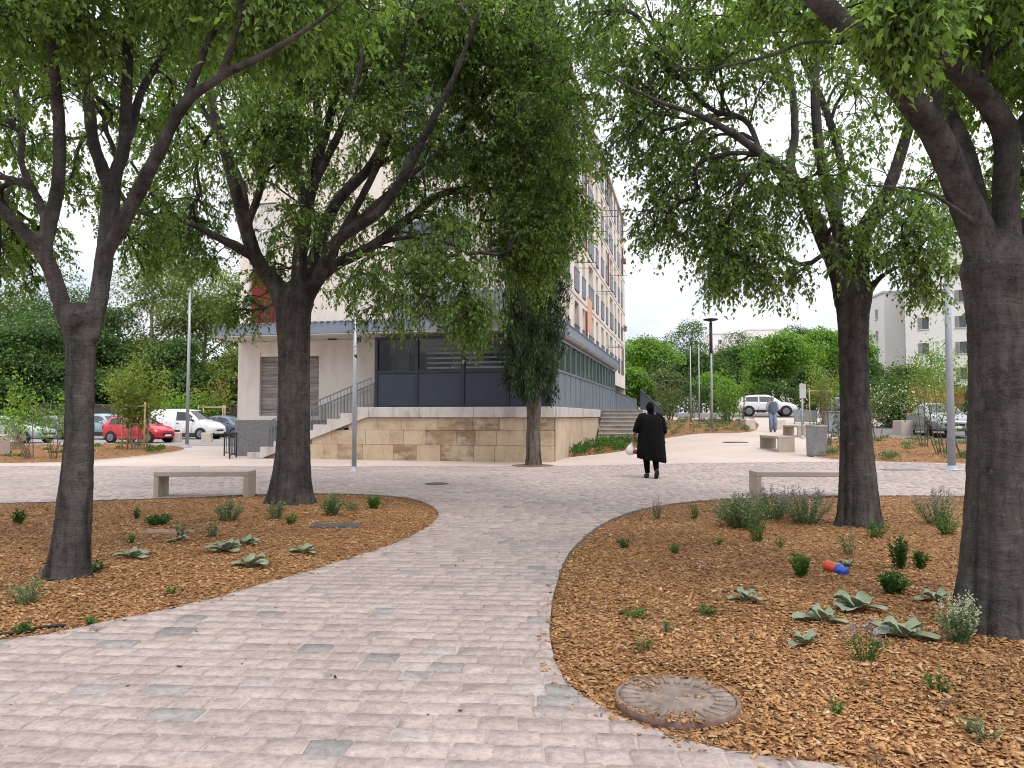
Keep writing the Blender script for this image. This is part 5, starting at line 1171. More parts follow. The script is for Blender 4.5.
def plinth():
    rz = -math.atan2(.234, .972)
    root = empty('stone_plinth', B(0, 0), rz, 'long plinth of yellowish stone blocks with a pale coping below the glazed front', 'wall')
    m, nt, out = new_mat('limestone_block'); ge = N(nt, 'ShaderNodeNewGeometry'); v = coords(nt)
    c = ramp(nt, [(0, (.40, .295, .19)), (.45, (.46, .35, .235)), (.66, (.43, .32, .205)), (.74, (.27, .18, .105)), (1, (.20, .135, .08))], ge.outputs['Random Per Island']).outputs[0]
    st = ramp(nt, [(.3, .6), (.5, 1.0), (.7, 1.18)], noise(nt, v, 1.6, 9, .72)).outputs[0]; c = mixc(nt, c, st, 1, 'MULTIPLY')
    wv = ramp(nt, [(.46, 0), (.58, .9)], noise(nt, coords(nt, (.8, .8, 1.6)), 1.1, 8, .7)).outputs[0]; c = mixc(nt, c, (.47, .375, .27), wv)
    gm_ = ramp(nt, [(.55, 0), (.7, .6)], noise(nt, coords(nt, (2.2, 2.2, .5)), 1.4, 8, .75)).outputs[0]; c = mixc(nt, c, (.20, .155, .115), gm_)
    finish(nt, out, c, .9, bump(nt, noise(nt, v, 22, 7, .75), .6, .012)); stone = m
    cop = M('coping_concrete', (.46, .42, .39), .85, .14, 2, .3, 60, stain=(.25, .22, .20))
    core = M('joint_mortar', (.44, .345, .24), .95, .25, 3, .3, 60)
    rs = np.random.default_rng(3)
    mb = MB(); mb.bb(-9.55, -.02, .02, 1.1, -.06, .5); mb.bb(-8.25, -.02, .021, 1.1, .5, .98); mb.bb(-6.9, -.02, .022, 1.1, .98, 1.4); mb.bb(-6.0, -.02, 1.1, 11.6, -.3, 1.4); mb.build('core', core, root)
    mb = MB()
    def course(z0, z1, x0, x1, yy, out_):
        x = x0
        while x < x1-.1:
            L = rs.uniform(.45, 1.35); e = min(x1, x+L)
            if x1-e < .35: e = x1
            if out_ == 'f': mb.box(((x+e)/2, yy+rs.uniform(-.006, .006), (z0+z1)/2), (e-x-.007, .12, z1-z0-.007), .01)
            else: mb.box((yy+rs.uniform(-.006, .006), (x+e)/2, (z0+z1)/2), (.12, e-x-.012, z1-z0-.012), .015)
            x = e
    course(-.1, .50, -9.55, 0, .045, 'f'); course(.50, .98, -8.3, 0, .045, 'f'); course(.98, 1.395, -6.95, 0, .045, 'f')
    course(-.1, .50, .11, 11.6, -.045, 's'); course(.50, .98, .11, 11.6, -.045, 's'); course(.98, 1.395, .11, 11.6, -.045, 's')
    mb.build('stone_wall', stone, root)
    rnd = M('side_lime_wash', (.47, .36, .26), .9, .16, 1.8, .5, 40, stain=(.33, .24, .165))
    mb = MB(); mb.bb(.02, .055, .35, 11.55, -.1, 1.392, .005); mb.build('rendered_face', rnd, root)
    mb = MB()
    x = -6.2
    for e in (-4.4, -2.55, 0.10): mb.bb(x+.004, e-.004, -.10, .06, 1.402, 1.745, .012); x = e
    mb.bb(-6.2, .0, .06, 1.2, 1.402, 1.744); y = -.1
    for e in (3.9, 7.8, 11.7): mb.bb(-.2, .14, max(y, .064)+.004, e-.004, 1.403, 1.743, .012); y = e
    mb.build('coping', cop, root)
    # walkway block along the facade behind the side stair
    w = MB(); w.bb(-.02, 2.1, 12.62, 38, -.3, 1.74, .01); w.build('walkway', cop, root)
    # --- front stair: sloping stringer with steps running down to the left
    st = empty('front_stair', B(0, 0), rz, 'pale concrete stair climbing to the right along the plinth to the glazed front', 'stairs')
    n = 9; mb = MB(); x1, x0 = -6.2, -10.7; rise = 1.745/n; run = (x1-x0)/n
    for i in range(n):
        xa = x1-run*i; zt = 1.745-rise*i-.003
        mb.bb(xa-run, xa+.02 if i else xa, .12, 1.14, max(-.05, zt-.5), zt-rise+.0 if False else zt-rise+rise*.0, .008)
    mb.build('step', cop, st)
    poly = []
    for i in range(n):
        xa = x1-run*i; zt = 1.745-rise*i
        poly += [(xa, zt), (xa-run, zt)] if i else [(xa, zt-.0), (xa-run*.9, zt)]
    poly = [(x1, 1.745)]
    for i in range(n):
        xa = x1-run*(i); poly += [(xa-run*.999, 1.745-rise*i), (xa-run, 1.745-rise*(i+1))]
    poly = poly[:-1]+[(x0, 0.0)]
    under = [(x0+.55, 0.0), (x1-.1, 1.40), (x1, 1.40)]
    sb = MB(); sb.prism(poly+under, -.1, .11); sb.build('stringer', cop, st)
    def railing(name, pts, h, label, nb, mat, parent=None, first=True):
        """posts and balusters on a polyline of foot points"""
        o = empty(name, pts[0], 0, label, 'railing'); o0 = Vector(pts[0]); q = [Vector(p)-o0 for p in pts]; up = Vector((0, 0, h))
        m = MB(); m2 = MB(); m3 = MB()
        for a, b in zip(q, q[1:]):
            m.bar(a+up, b+up, .05, .04); m2.bar(a+Vector((0, 0, .12)), b+Vector((0, 0, .12)), .03)
            k = max(1, int((b-a).length/nb))
            for i in range(k+1):
                p = a.lerp(b, i/k); 
                if i % 6 == 0: m3.bar(p, p+up, .04)
                else: m2.bar(p+Vector((0, 0, .12)), p+up, .016)
        m.build('handrail', mat, o); m2.build('baluster_panel', mat, o); m3.build('post', mat, o); return o
    ir = M('railing_steel', (.16, .175, .19), .45, .15, 3, .02, metal=.3); ird = M('railing_black', (.02, .021, .024), .45, .1, 3, 0)
    def W(x, y, z): 
        return B(-x, y, z)
    railing('stair_railing', [W(-6.15, .02, 1.745), W(-8.5, .02, .84), W(-10.6, .02, .03)], .98, 'grey steel baluster railing rising along the near side of the front stair', .13, ir)
    railing('stair_railing', [W(-6.15, 1.06, 1.745), W(-8.5, 1.06, .84), W(-10.6, 1.06, .03)], .98, 'grey steel railing on the wall side of the front stair', .13, ir)
    railing('guard_rail', [W(-10.95, -.75, 0), W(-11.3, .15, 0), W(-12.3, .9, 0)], .85, 'low black bar guard by the foot of the front stair', .2, ird)
    # --- side stair
    ss = empty('side_stair', B(0, 0), rz, 'weathered concrete steps at the right end of the plinth, behind the walking person', 'stairs')
    n = 8; b0 = 10.3; zb = g(*B(-1.1, b0)[:2]); mb = MB(); rise = (1.745-zb)/n
    for i in range(n):
        mb = MB(); mb.bb(.15, 2.05, b0+i*.29+.04, 12.615, zb-.3 if i == 0 else zb+rise*i+.001, zb+rise*(i+1)-.055, .0); mb.bb(.15, 2.07, b0+i*.29, 12.612, zb+rise*(i+1)-.054, zb+rise*(i+1), .012); mb.build('step', M('step_concrete', (.33, .29, .255), .9, .2, 1.5, .4, 60, stain=(.2, .165, .14)), ss)
    # guards: vertical grey panels
    def guard(label, p, q, h0, h1, k):
        o = empty('panel_guard', p, 0, label, 'guard'); p, q = Vector(p), Vector(q); d = q-p; 
        for i in range(k):
            a, b = d*(i/k)+d.normalized()*.02, d*((i+1)/k)-d.normalized()*.02; ha, hb = h0+(h1-h0)*i/k, h0+(h1-h0)*(i+1)/k
            nrm = Vector((-d.y, d.x, 0)).normalized()*.015; m = MB()
            vs = [a-nrm, b-nrm, b-nrm+Vector((0, 0, hb)), a-nrm+Vector((0, 0, ha)), a+nrm, b+nrm, b+nrm+Vector((0, 0, hb)), a+nrm+Vector((0, 0, ha))]
            m.add(vs, [(0, 1, 2, 3), (7, 6, 5, 4), (0, 4, 5, 1), (1, 5, 6, 2), (2, 6, 7, 3), (3, 7, 4, 0)]); m.build('panel', gm, o)
        m = MB(); m.bar(Vector((0, 0, h0+.02)), d+Vector((0, 0, h1+.02)), .06, .05); m.build('handrail', gfr_, o)
        return o
    gm = M('guard_panel_grey', (.115, .135, .165), .45, .15, 1); gfr_ = M('guard_rail_dark', (.05, .06, .075), .45)
    guard('long grey panel guard continuing behind the glazed side toward the far end', B(-.02, 20.6, 1.742), B(-.02, 37.6, 1.742), 1.05, 1.05, 16)
    e = B(-2.5, 22, 0); guard('sloping grey panel guard above the head of the walking person', B(-1.55, 18.5, 1.742), Vector((B(-2.7, 17.6)[0], B(-2.7, 17.6)[1], .95)), 1.15, .85, 4)

def bench(px, py0, py1, label, rz=0, L=None, mats=None, W_=.46, H_=.46, t=.085, group='concrete benches', px2=None):
    p = G(px, py1); o = empty('concrete_bench', p, rz, label, 'bench', group); L = L or 1.8
    conc = M('bench_concrete', (.36, .31, .255), .8, .12, 2.5, .25, 70, stain=(.33, .285, .24))
    m = MB(); m.bb(0, L, 0, W_, H_-t, H_, .008); m.build('seat', conc, o)
    for x in (0.0, L-.085):
        m = MB(); m.bb(x, x+.085, 0.003, W_-.003, -.04, H_-t-.001, .006); m.build('leg', conc, o)
    return o
def block(px, py, s, label, name='stone_bollard', rz=.2):
    p = G(px, py); o = MB().box((0, 0, s*.5-.03), (s, s, s+.06), .025).build(name, M('pale_stone_cube', (.52, .44, .38), .9, .14, 4, .4, 50), None); o.location = p; o.rotation_euler.z = rz; tag(o, label, 'bollard', 'pale stone cube bollards'); return o
def pole(px, py, h, r, label, kind='plain', cat='street lamp', name='street_lamp', mat=None):
    p = G(px, py); o = empty(name, p, 0, label, cat); 
    ga = mat or M('galvanised_pole', (.33, .36, .39), .45, .12, 2, .02, metal=.35)
    m = MB(); m.tube([(0, 0, -.05), (0, 0, h*.45), (0, 0, h)], [r, r*.85, r*.6], 12); m.build('pole', ga, o)
    m = MB(); m.lathe([(r*2.6, 0.005), (r*2.6, .02), (r*1.3, .03), (r*1.05, .12)], 14); m.build('base', ga, o)
    dk = M('lamp_head_dark', (.055, .058, .062), .4)
    if kind == 'disc':
        m = MB(); m.lathe([(.04, h-.1), (.05, h+.05), (.22, h+.10), (.35, h+.13), (.35, h+.18), (.1, h+.22)], 24); m.build('lamp_head', dk, o)
        m = MB(); m.tube([(0, 0, h*.72), (0, 0, h)], [r*1.15, r*1.1], 12); m.build('sleeve', dk, o)
    elif kind == 'fork':
        for s in (-1, 1):
            m = MB(); m.tube([(0, 0, h-.02), (s*.14, 0, h+.28), (s*.20, 0, h+.62)], [r*.6, r*.5, r*.45], 8); m.tube([(s*.20, 0, h+.55), (s*.5, -.1, h+.68)], [.05, .06], 8, sq=.6); m.build('arm', ga, o)
    elif kind == 'arm':
        m = MB(); m.tube([(0, 0, h-.3), (.4, 0, h+.05), (.9, 0, h+.1)], [r*.55, r*.5, r*.45], 8); m.build('arm', ga, o)
        m = MB(); m.box((1.1, 0, h+.09), (.55, .2, .08), .02); m.build('lamp_head', dk, o)
    elif kind == 'sign':
        m = MB(); m.box((0.02, -r-.012, h-.35), (.28, .012, .62), .003); m.build('sign_plate', M('sign_back', (.42, .43, .45), .5), o)
    elif kind == 'cap':
        m = MB(); m.lathe([(r*.7, h), (.10, h+.02), (.10, h+.22), (.03, h+.26)], 12); m.build('lamp_head', dk, o)
    return o
def plate(px, py, w, d, label, mat, name='access_cover', cat='cover', rnd=False, rz=0, zo=.018):
    p = G(px, py); z = bed_z(p.x, p.y)
    m = MB()
    if rnd:
        m.lathe([(w/2, -.03), (w/2, .006), (w/2-.02, .011), (w/2-.05, .011), (w/2-.055, .006), (.02, .006)], 32)
    else: 
        m.bb(-w/2, w/2, -d/2, d/2, -.04, .008, .004); m.bb(-w/2+.05, w/2-.05, -d/2+.04, d/2-.04, .0085, .012, .002)
    o = m.build(name, mat, None); o.location = (p.x, p.y, z+zo); o.rotation_euler.z = rz; return tag(o, label, cat)
def round_cover():
    p = G(677, 698); z = bed_z(p.x, p.y)+.022
    o = empty('round_access_cover', (p.x, p.y, z), .3, 'large round rust-rimmed stone cover sunk in the wood chips by the path', 'cover')
    m, nt, out = new_mat('cover_rust'); v = coords(nt); c = ramp(nt, [(.3, (.10, .065, .052)), (.5, (.19, .125, .10)), (.7, (.27, .20, .17))], noise(nt, v, 8, 7, .7)).outputs[0]
    finish(nt, out, c, .85, bump(nt, noise(nt, v, 60, 5), .5, .004)); rust = m
    m, nt, out = new_mat('cover_worn'); v = coords(nt)
    c = ramp(nt, [(.3, (.11, .08, .062)), (.5, (.235, .18, .15)), (.68, (.34, .285, .25))], noise(nt, v, 5, 8, .75)).outputs[0]
    rd = ramp(nt, [(.60, 0), (.78, .6)], noise(nt, v, 3.3, 5)).outputs[0]; c = mixc(nt, c, (.36, .15, .10), rd)
    finish(nt, out, c, .9, bump(nt, noise(nt, v, 34, 7, .8), .9, .01)); worn = m
    r = .318
    mb = MB(); mb.lathe([(r-.022, -.05), (r, -.05), (r, .006), (r-.006, .013), (r-.022, .013), (r-.022, -.05)], 56); mb.build('rim', rust, o)
    mb = MB(); mb.lathe([(r-.026, -.05), (r-.026, .006), (r-.05, .011), (r-.10, .011), (r-.105, .006), (r-.15, .006), (r-.155, .011), (.1, .012), (.095, .008), (.01, .008)], 56)
    for k in range(24):
        a = k*math.pi/12; mb.box((.235*math.cos(a), .235*math.sin(a), .010), (.09, .026, .016), .003, (0, 0, a))
    mb.build('lid', worn, o)
    n = 800; rr = np.sqrt(RNG.uniform(0, 1, n))*r*1.04; a = RNG.uniform(0, 6.28, n)
    k = (np.sin(rr*19+a*2)+np.sin(a*3+1)+2.2*(rr/r)**6+RNG.normal(0, .5, n)) > 1.35; rr, a = rr[k], a[k]
    me = chips_mesh('wood_chips', p.x+rr*np.cos(a), p.y+rr*np.sin(a), z+.014+RNG.uniform(0, .005, len(rr)), .008, .028)
    tag(link('wood_chips', me, bpy.data.materials['wood_chip']), kind='stuff')
def toy():
    p = Vector(ZG(834, 577)); o = empty('toy_rocket', p+Vector((0, 0, .045)), 0, 'small red and blue plastic toy lying in the wood chips', 'toy')
    o.rotation_euler = (0, R(8), R(-58))
    ax = Matrix.Rotation(R(90), 3, 'Y')
    m = MB(); m.lathe([(.030, -.085), (.046, -.08), (.048, -.062), (.040, -.056), (.048, -.05), (.048, -.032), (.040, -.026), (.048, -.02), (.048, -.002), (.041, .004), (.046, .01), (.044, .03), (.03, .035)], 20, ax=ax); m.build('body', paint('red_plastic', (.62, .07, .03), .35, .2), o)
    m = MB(); m.lathe([(.040, .0315), (.05, .04), (.05, .075), (.042, .08), (.036, .11), (.044, .125), (.02, .128)], 18, ax=ax); m.build('cap', paint('blue_plastic', (.015, .08, .50), .35, .2), o)
def pipe(pts, label):
    Q = [Vector(ZG(*q))+Vector((0, 0, .018)) for q in pts]; W = [Vector(v) for v in catmull([tuple(q) for q in Q], 6, False)]
    m = MB(); m.tube(W, .011, 8); o = m.build('irrigation_pipe', M('black_pipe', (.012, .012, .013), .5), None); tag(o, label, 'pipe', 'black irrigation pipes')
def furniture():
    ga = -math.atan2(.234, .972)
    bench(153, 0, 498, 'concrete bench at the rim of the left bed, behind the wood chips', R(2), 1.66)
    bench(757, 0, 498, 'concrete bench at the rim of the right bed, partly behind the dark trunk', R(-1), 1.78)
    o = bench(795, 0, 452, 'pale concrete bench seen from its end beside the grey bin', R(91), 1.75, W_=.56, H_=.52)
    bench(809, 0, 437, 'far pale concrete bench left of the grey planter box', R(92), 1.6, W_=.5, H_=.5)
    for px, py, s, lb in ((113, 441, .52, 'stone cube in front of the red car, leftmost of three before it'), (143, 441.5, .52, 'stone cube in the middle in front of the red car'), (176, 442, .52, 'stone cube between the red car and the grey lamp post'), (207, 442, .52, 'stone cube before the white van, next to the building corner'), (-8, 458, .8, 'tall stone cube cut by the left picture edge'), (903, 434, .62, 'stone cube in front of the grey saloon car'), (748, 430, .55, 'stone cube left of the standing man'), (779, 429, .5, 'stone cube half hidden behind the standing man'), (84, 440, .5, 'stone cube behind the near left trunk')):
        block(px, py, s, lb)
    # grey bin with a fluted metal body
    p = G(817, 456); o = empty('litter_bin', p, .1, 'round grey sheet-metal planter bin next to the pale bench', 'bin')
    m = MB(); mm = M('bin_zinc', (.25, .265, .28), .5, .25, 5, .15, 20, metal=.2)
    m.lathe([(.29, 0), (.305, .05), (.315, .9), (.33, .92), (.33, .97), (.28, .97), (.28, .85), (.05, .85)], 28); m.build('body', mm, o)
    m = MB(); m.lathe([(.28, -.02), (.28, .03)], 20); m.build('base', M('lamp_head_dark', (.035, .037, .04)), o)
    shrub('potted_plant', p+Vector((0, 0, .84)), .25, .45, 12, leaf_mat('leaf_herb', (.03, .085, .018), (.06, .15, .03), (.11, .22, .05), .35), M('stem_brown', (.12, .09, .06), .9), 'low green plant growing out of the grey bin', 'plant', None, .06, 12, seed=4)
    p = G(833, 432); o = MB(); o.bb(-.35, .35, -.35, .35, 0, .95, .02); o.bb(-.38, .38, -.38, .38, .951, 1.0, .01); o = o.build('planter_box', mm, None); o.location = p; tag(o, 'square grey planter box behind the dark central right trunk', 'planter')
    # low grey barrier panels behind
    p = G(795, 424); o = empty('street_barrier', p, R(3), 'low grey barrier behind the far pale bench', 'barrier'); m = MB(); m.bb(0, 1.3, -.03, .03, .12, .8, .01); m.build('panel', mm, o); m = MB(); m.bb(-.04, 0, -.03, .03, 0, .86); m.bb(1.3, 1.34, -.03, .03, 0, .86); m.build('post', mm, o)
    pole(187, 447, 7.6, .085, 'tall grey lamp post left of the building by the white van', 'cap')
    pole(354, 471, 4.55, .065, 'slim grey post with a forked top in front of the stair', 'fork')
    pole(712, 432, 5.3, .068, 'lamp post with a flat dark disc head, alone against the trees', 'disc')
    pole(691, 424, 4.6, .05, 'thin bare pole left of its twin before the trees', 'plain', 'pole', 'pole'); pole(699.5, 427, 4.5, .05, 'thin bare pole right of its twin, nearest the disc lamp', 'plain', 'pole', 'pole')
    pole(802.5, 438, 2.35, .05, 'short grey post with a narrow plate, above the far bench', 'sign', 'sign', 'sign_post')
    pole(952, 470, 7.2, .10, 'tall grey lamp post just left of the thickest trunk', 'arm')
    ir = M('cast_iron', (.075, .065, .06), .7, .3, 20, .3, 80); zc = M('zinc_plate', (.13, .135, .14), .5, .3, 6, .2, 60)
    plate(437, 484.5, .52, .5, 'dark round iron cover in the paving beyond the path', ir, rnd=True, zo=.013)
    plate(900, 470, 1.0, .45, 'grey rectangular grate in the paving by the lamp post', zc, zo=.012)
    plate(735, 442, .9, .5, 'dark cover in the pink paving near the disc lamp', ir, zo=-.005)
    plate(336, 528, .62, .34, 'dark flat plate lying in the chips at the tip of the left bed', M('slate_plate', (.07, .07, .072), .7, .3, 6, .2, 60), rz=.05, zo=.006)
    plate(168, 536, .6, .3, 'reddish flat plate lying in the middle of the left bed', M('clay_plate', (.28, .17, .12), .8, .2, 6, .2, 60), rz=-.1, zo=.004)
    plate(318, 471, .7, .3, 'pale flat cover in the paving under the stair', M('pale_plate', (.3, .27, .25), .8), zo=.012)
    round_cover(); toy()
    pipe([(-14, 636), (20, 633), (44, 628), (66, 626)], 'black pipe end lying near the path in the left bed')
    pipe([(40, 574), (44, 585), (58, 586), (84, 579), (108, 572)], 'black pipe looped at the foot of the forked trunk')
    pipe([(975, 641), (995, 636), (1024, 633), (1050, 630)], 'black pipe curled at the foot of the thickest trunk')
def stakes(px, py, label, h=2.0, s=.55, frame=True):
    p = G(px, py); o = empty('tree_stakes', p, .15, label, 'stakes', 'timber tree stakes'); w = M('stake_wood', (.42, .31, .19), .85, .2, 3, .2, 40)
    for x, y in ((-s, -s*.6), (s, -s*.6), (s*.9, s*.6), (-s*.9, s*.6)):
        m = MB(); m.tube([(x, y, -.05), (x, y, h)], .04, 8); m.build('post', w, o)
    m = MB(); m.bar((-s, -s*.6, h-.15), (s, -s*.6, h-.15), .03, .09); m.bar((-s, s*.6, h-.12), (s, s*.6, h-.12), .03, .09); m.build('crossbar', w, o)
def young_trees(lt, gy, md):
    st = M('stem_pale', (.22, .17, .12), .9, .2, 4, .3, 60); sb = M('stem_brown', (.12, .09, .06), .9)
    ol = leaf_mat('leaf_olive', (.085, .12, .026), (.16, .215, .05), (.25, .30, .085), .42); yl = leaf_mat('leaf_yellow', (.14, .11, .035), (.22, .19, .06), (.30, .27, .10), .35)
    def gp(px, py): return G(px, py)
    shrub('young_tree', gp(137, 452), 4.5, 2.7, 9, ol, st, 'airy young olive-green tree tied to stakes before the red car', 'tree', None, .15, 420, bare=.42, spread=.22, seed=11, stem_r=.024)
    stakes(135, 452, 'timber stakes round the airy young tree before the red car', 2.0, .42)
    shrub('young_tree', gp(12, 452), 3.9, 1.5, 6, lt, st, 'slim young tree at the left edge before the silver car', 'tree', None, .17, 90, bare=.35, seed=12, stem_r=.02)
    shrub('young_tree', P(212, 404, 54)*1.0+Vector((0, 0, -P(212, 404, 54).z)), 5.6, 2.3, 8, yl, st, 'thin yellowing young tree behind the dark grey car', 'tree', None, .24, 120, bare=.3, seed=13, stem_r=.035)
    stakes(212, 437, 'timber stakes round the yellowing young tree', 2.2, .8)
    shrub('shrub', gp(33, 461), 2.2, 2.2, 8, lt, st, 'multi-stemmed shrub before the silver car', 'shrub', None, .12, 46, bare=.58, seed=14, stem_r=.022)
    shrub('shrub', gp(54, 461), 2.6, 1.2, 10, lt, sb, 'slender upright shrub beside the multi-stemmed one', 'shrub', None, .13, 46, bare=.5, seed=15)
    shrub('shrub', P(190, 430, 53)*1.0+Vector((0, 0, -P(190, 430, 53).z)), 3.3, 5.4, 60, lt, sb, 'bright green rounded shrub behind the white van', 'shrub', None, .3, 60, bare=.2, seed=16, stem_r=.02)
    # right: shrubs and saplings on the far side
    for i, (px, py, h, w, n, m, lb, br, ll) in enumerate((
        (671, 421, 2.9, 2.4, 46, gy, 'greyish twiggy shrub left of the bare pole pair', .2, .14), (662, 426, 1.8, 1.2, 16, gy, 'lower twiggy shrub nearest the walking person', .3, .12), (727, 424, 3.3, 2.6, 50, lt, 'round light green shrub just right of the disc lamp', .2, .16), (694, 418, 2.2, 1.4, 18, gy, 'small twiggy shrub between the pole pair', .3, .12),
        (742, 428, 4.0, .7, 6, lt, 'thin whip sapling left of the white crossover', .55, .1), (824, 424, 4.2, 2.4, 46, ol, 'olive sapling left of the dark central right trunk', .35, .15), (828, 452, 4.1, 1.1, 8, lt, 'thin leaning sapling right behind the grey bin', .6, .12),
        (878, 441, 2.7, 1.7, 14, gy, 'bare-stemmed shrub before the grey saloon car', .35, .1), (944, 458, 4.3, 2.4, 16, gy, 'tall bare-twigged shrub left of the lamp post', .35, .09), (925, 450, 3.8, 1.9, 9, ol, 'sparse olive shrub in front of the grey saloon car', .5, .1), (967, 461, 3.6, 1.6, 9, ol, 'sparse shrub right of the lamp post', .5, .1), (842, 452, 2.2, 1.4, 10, gy, 'shrub hidden behind the central right trunk', .3, .1))):
        shrub('shrub', gp(px, py), h, w, max(4, n//3), m, sb, lb, 'shrub', 'saplings and shrubs beyond the right bed', ll, 100, bare=br, seed=60+i, stem_r=.016)
    wf = leaf_mat('petal_white', (.62, .62, .60), (.72, .72, .70), (.8, .8, .78), .2)
    x = lambda px, Y: ((px-512)/F*Y, Y, g((px-512)/F*Y, Y))
    shrub('flowering_hedge', x(893, 40), 2.2, 3.4, 70, md, sb, 'white-flowering bush behind the grey saloon car', 'shrub', None, .17, 50, flower=wf, bare=.2, seed=80)
    shrub('shrub', x(905, 50), 3.6, 4.6, 60, md, sb, 'rounded green bush before the pale flats', 'shrub', None, .26, 50, bare=.2, seed=81)
    for i, px in enumerate((922, 938, 960, 985)):
        shrub('young_tree', x(px, 44+i*1.5), 6.0, 2.4, 6, lt, st, ['slender young tree left of its three mates before the pale flats', 'slender young tree behind the orange fence panel', 'slender young tree right of the tall lamp post', 'slender young tree half behind the thickest trunk'][i], 'tree', 'young street trees before the pale flats', .2, 110, bare=.4, seed=85+i, stem_r=.03)
    # orange fence
    for q, (px, Y, L, lb) in enumerate(((911, 47, 3.4, 'orange-brown panel fence behind the grey saloon car'), (968, 46, 4.2, 'orange-brown panel fence right of the lamp post'))):
        p = Vector(x(px, Y)); o = empty('panel_fence', p, 0, lb, 'fence'); om = M('orange_panel', (.42, .19, .06), .7, .15, 2)
        for k in range(4):
            m = MB(); m.bb(L*k/4+.02, L*(k+1)/4-.02, -.02, .02, 1.1, 2.2); m.build('panel', om, o)
        m = MB()
        for k in range(5): m.bb(L*k/4-.03, L*k/4+.03, .02, .08, -.1, 2.25)
        m.build('post', M('lamp_head_dark', (.035, .037, .04)), o)
    stakes(817, 424, 'timber stakes around the olive sapling', 2.1, .7)
    p = Vector((-66, 54.5, 0)); o = empty('shade_band', p, 0, 'dark low wall behind the parked cars on the left', 'wall')  # added dark slab standing in for trunks and hedge shade, no real wall
    m = MB(); m.bb(0, 58, 0, .2, -.1, 2.2, .02); m.build('wall', M('shade_band_dark', (.06, .05, .045), .9, .3, 1.2), o); m = MB(); m.bb(-.05, 58.05, -.05, .25, 2.203, 2.3, .02); m.build('coping', M('shade_band_top', (.09, .08, .075), .9), o)
def far_buildings():
    wall = M('flats_pale', (.68, .65, .62), .85, .05, .15, 0); wl2 = M('flats_pier', (.50, .44, .39), .85, .05, .15, 0); wgl = glass_mat('window_glass', (.05, .06, .07), .1); fr = M('flats_shutter', (.23, .21, .21), .7); sl = M('flats_sill', (.5, .47, .44), .8)
    def flats(name, label, loc, rz, L, D, Hh, floors, cols, z0=0, group=None, dcols=2, topz=1.2):
        o = empty(name, loc, rz, label, 'building', group); f1 = lambda s, z, d: (s, d, z); f2 = lambda s, z, d: (0+d, s, z)
        fh = (Hh-topz)/floors; o1 = []; o2 = []
        for i in range(floors):
            for k in range(cols):
                s = L*(k+.5)/cols; o1.append((s-.55, s+.55, i*fh+1.0, i*fh+2.35))
            for k in range(dcols):
                s = D*(k+.5)/dcols; o2.append((s-.5, s+.5, i*fh+1.0, i*fh+2.35))
        m = MB(); wall_open(m, L, z0, Hh, o1, .25, f1); wall_open(m, D, z0, Hh, o2, .25, f2); m.add([(0, 0, Hh-.2), (L, 0, Hh-.2), (L, D, Hh-.2), (0, D, Hh-.2)], [(0, 1, 2, 3)]); m.add([(L, 0, z0), (L, D, z0), (L, D, Hh), (L, 0, Hh)], [(0, 1, 2, 3)]); m.add([(0, D, z0), (L, D, z0), (L, D, Hh), (0, D, Hh)], [(0, 1, 2, 3)]); m.build('wall', wall, o)
        for ops, fn in ((o1, f1), (o2, f2)):
            for q in ops:
                w = MB(); fbox(w, fn, q[0], q[1], q[2], q[3], .19, .24); ww = w.build('window', wgl, o)
                w = MB(); fbox(w, fn, q[0]-.08, q[1]+.08, q[2]-.1, q[2]-.003, -.08, .1); w.build('sill', sl, ww)
                w = MB(); fbox(w, fn, q[0]-.02, q[0]+.42, q[2], q[3], -.05, -.02); w.build('shutter', fr, ww)
        m = MB(); m.bb(-.15, L+.15, -.15, D+.15, Hh+.003, Hh+.25); m.build('roof', sl, o)
        return o
    X = lambda px, Y: (px-512)/F*Y
    z = 1.7
    a = flats('apartment_block', 'pale five-storey flats behind the grey saloon car, blank gable toward the path', (X(886, 96), 96, z), R(-8), 14, 11.5, 15.8, 5, 0, -2, 'pale flats on the right', 2)
    flats('apartment_block', 'nearer pale flats right of the blank gable with window rows', (X(907, 88), 88, z), R(-28), 34, 12, 19.2, 6, 9, -2, 'pale flats on the right', 1)
    z = 1.5
    for i, (px0, px1, top, Y, lb) in enumerate(((640, 672, 342, 190, 'white house on the skyline right of the facade end'), (712, 746, 334, 240, 'pale block on the skyline behind the disc lamp'), (748, 786, 330, 230, 'white slab block on the skyline above the bright layered tree'), (792, 872, 333, 225, 'long white slab block on the skyline left of the central right trunk'))):
        zt = H0+(416-top)/F*Y; flats('distant_block', lb, (X(px0, Y), Y, 0), R(-4), (px1-px0)/F*Y, 14, zt, max(4, int(zt/3)), max(2, int((px1-px0)/F*Y/4.5)), -1, 'distant skyline blocks', 0)
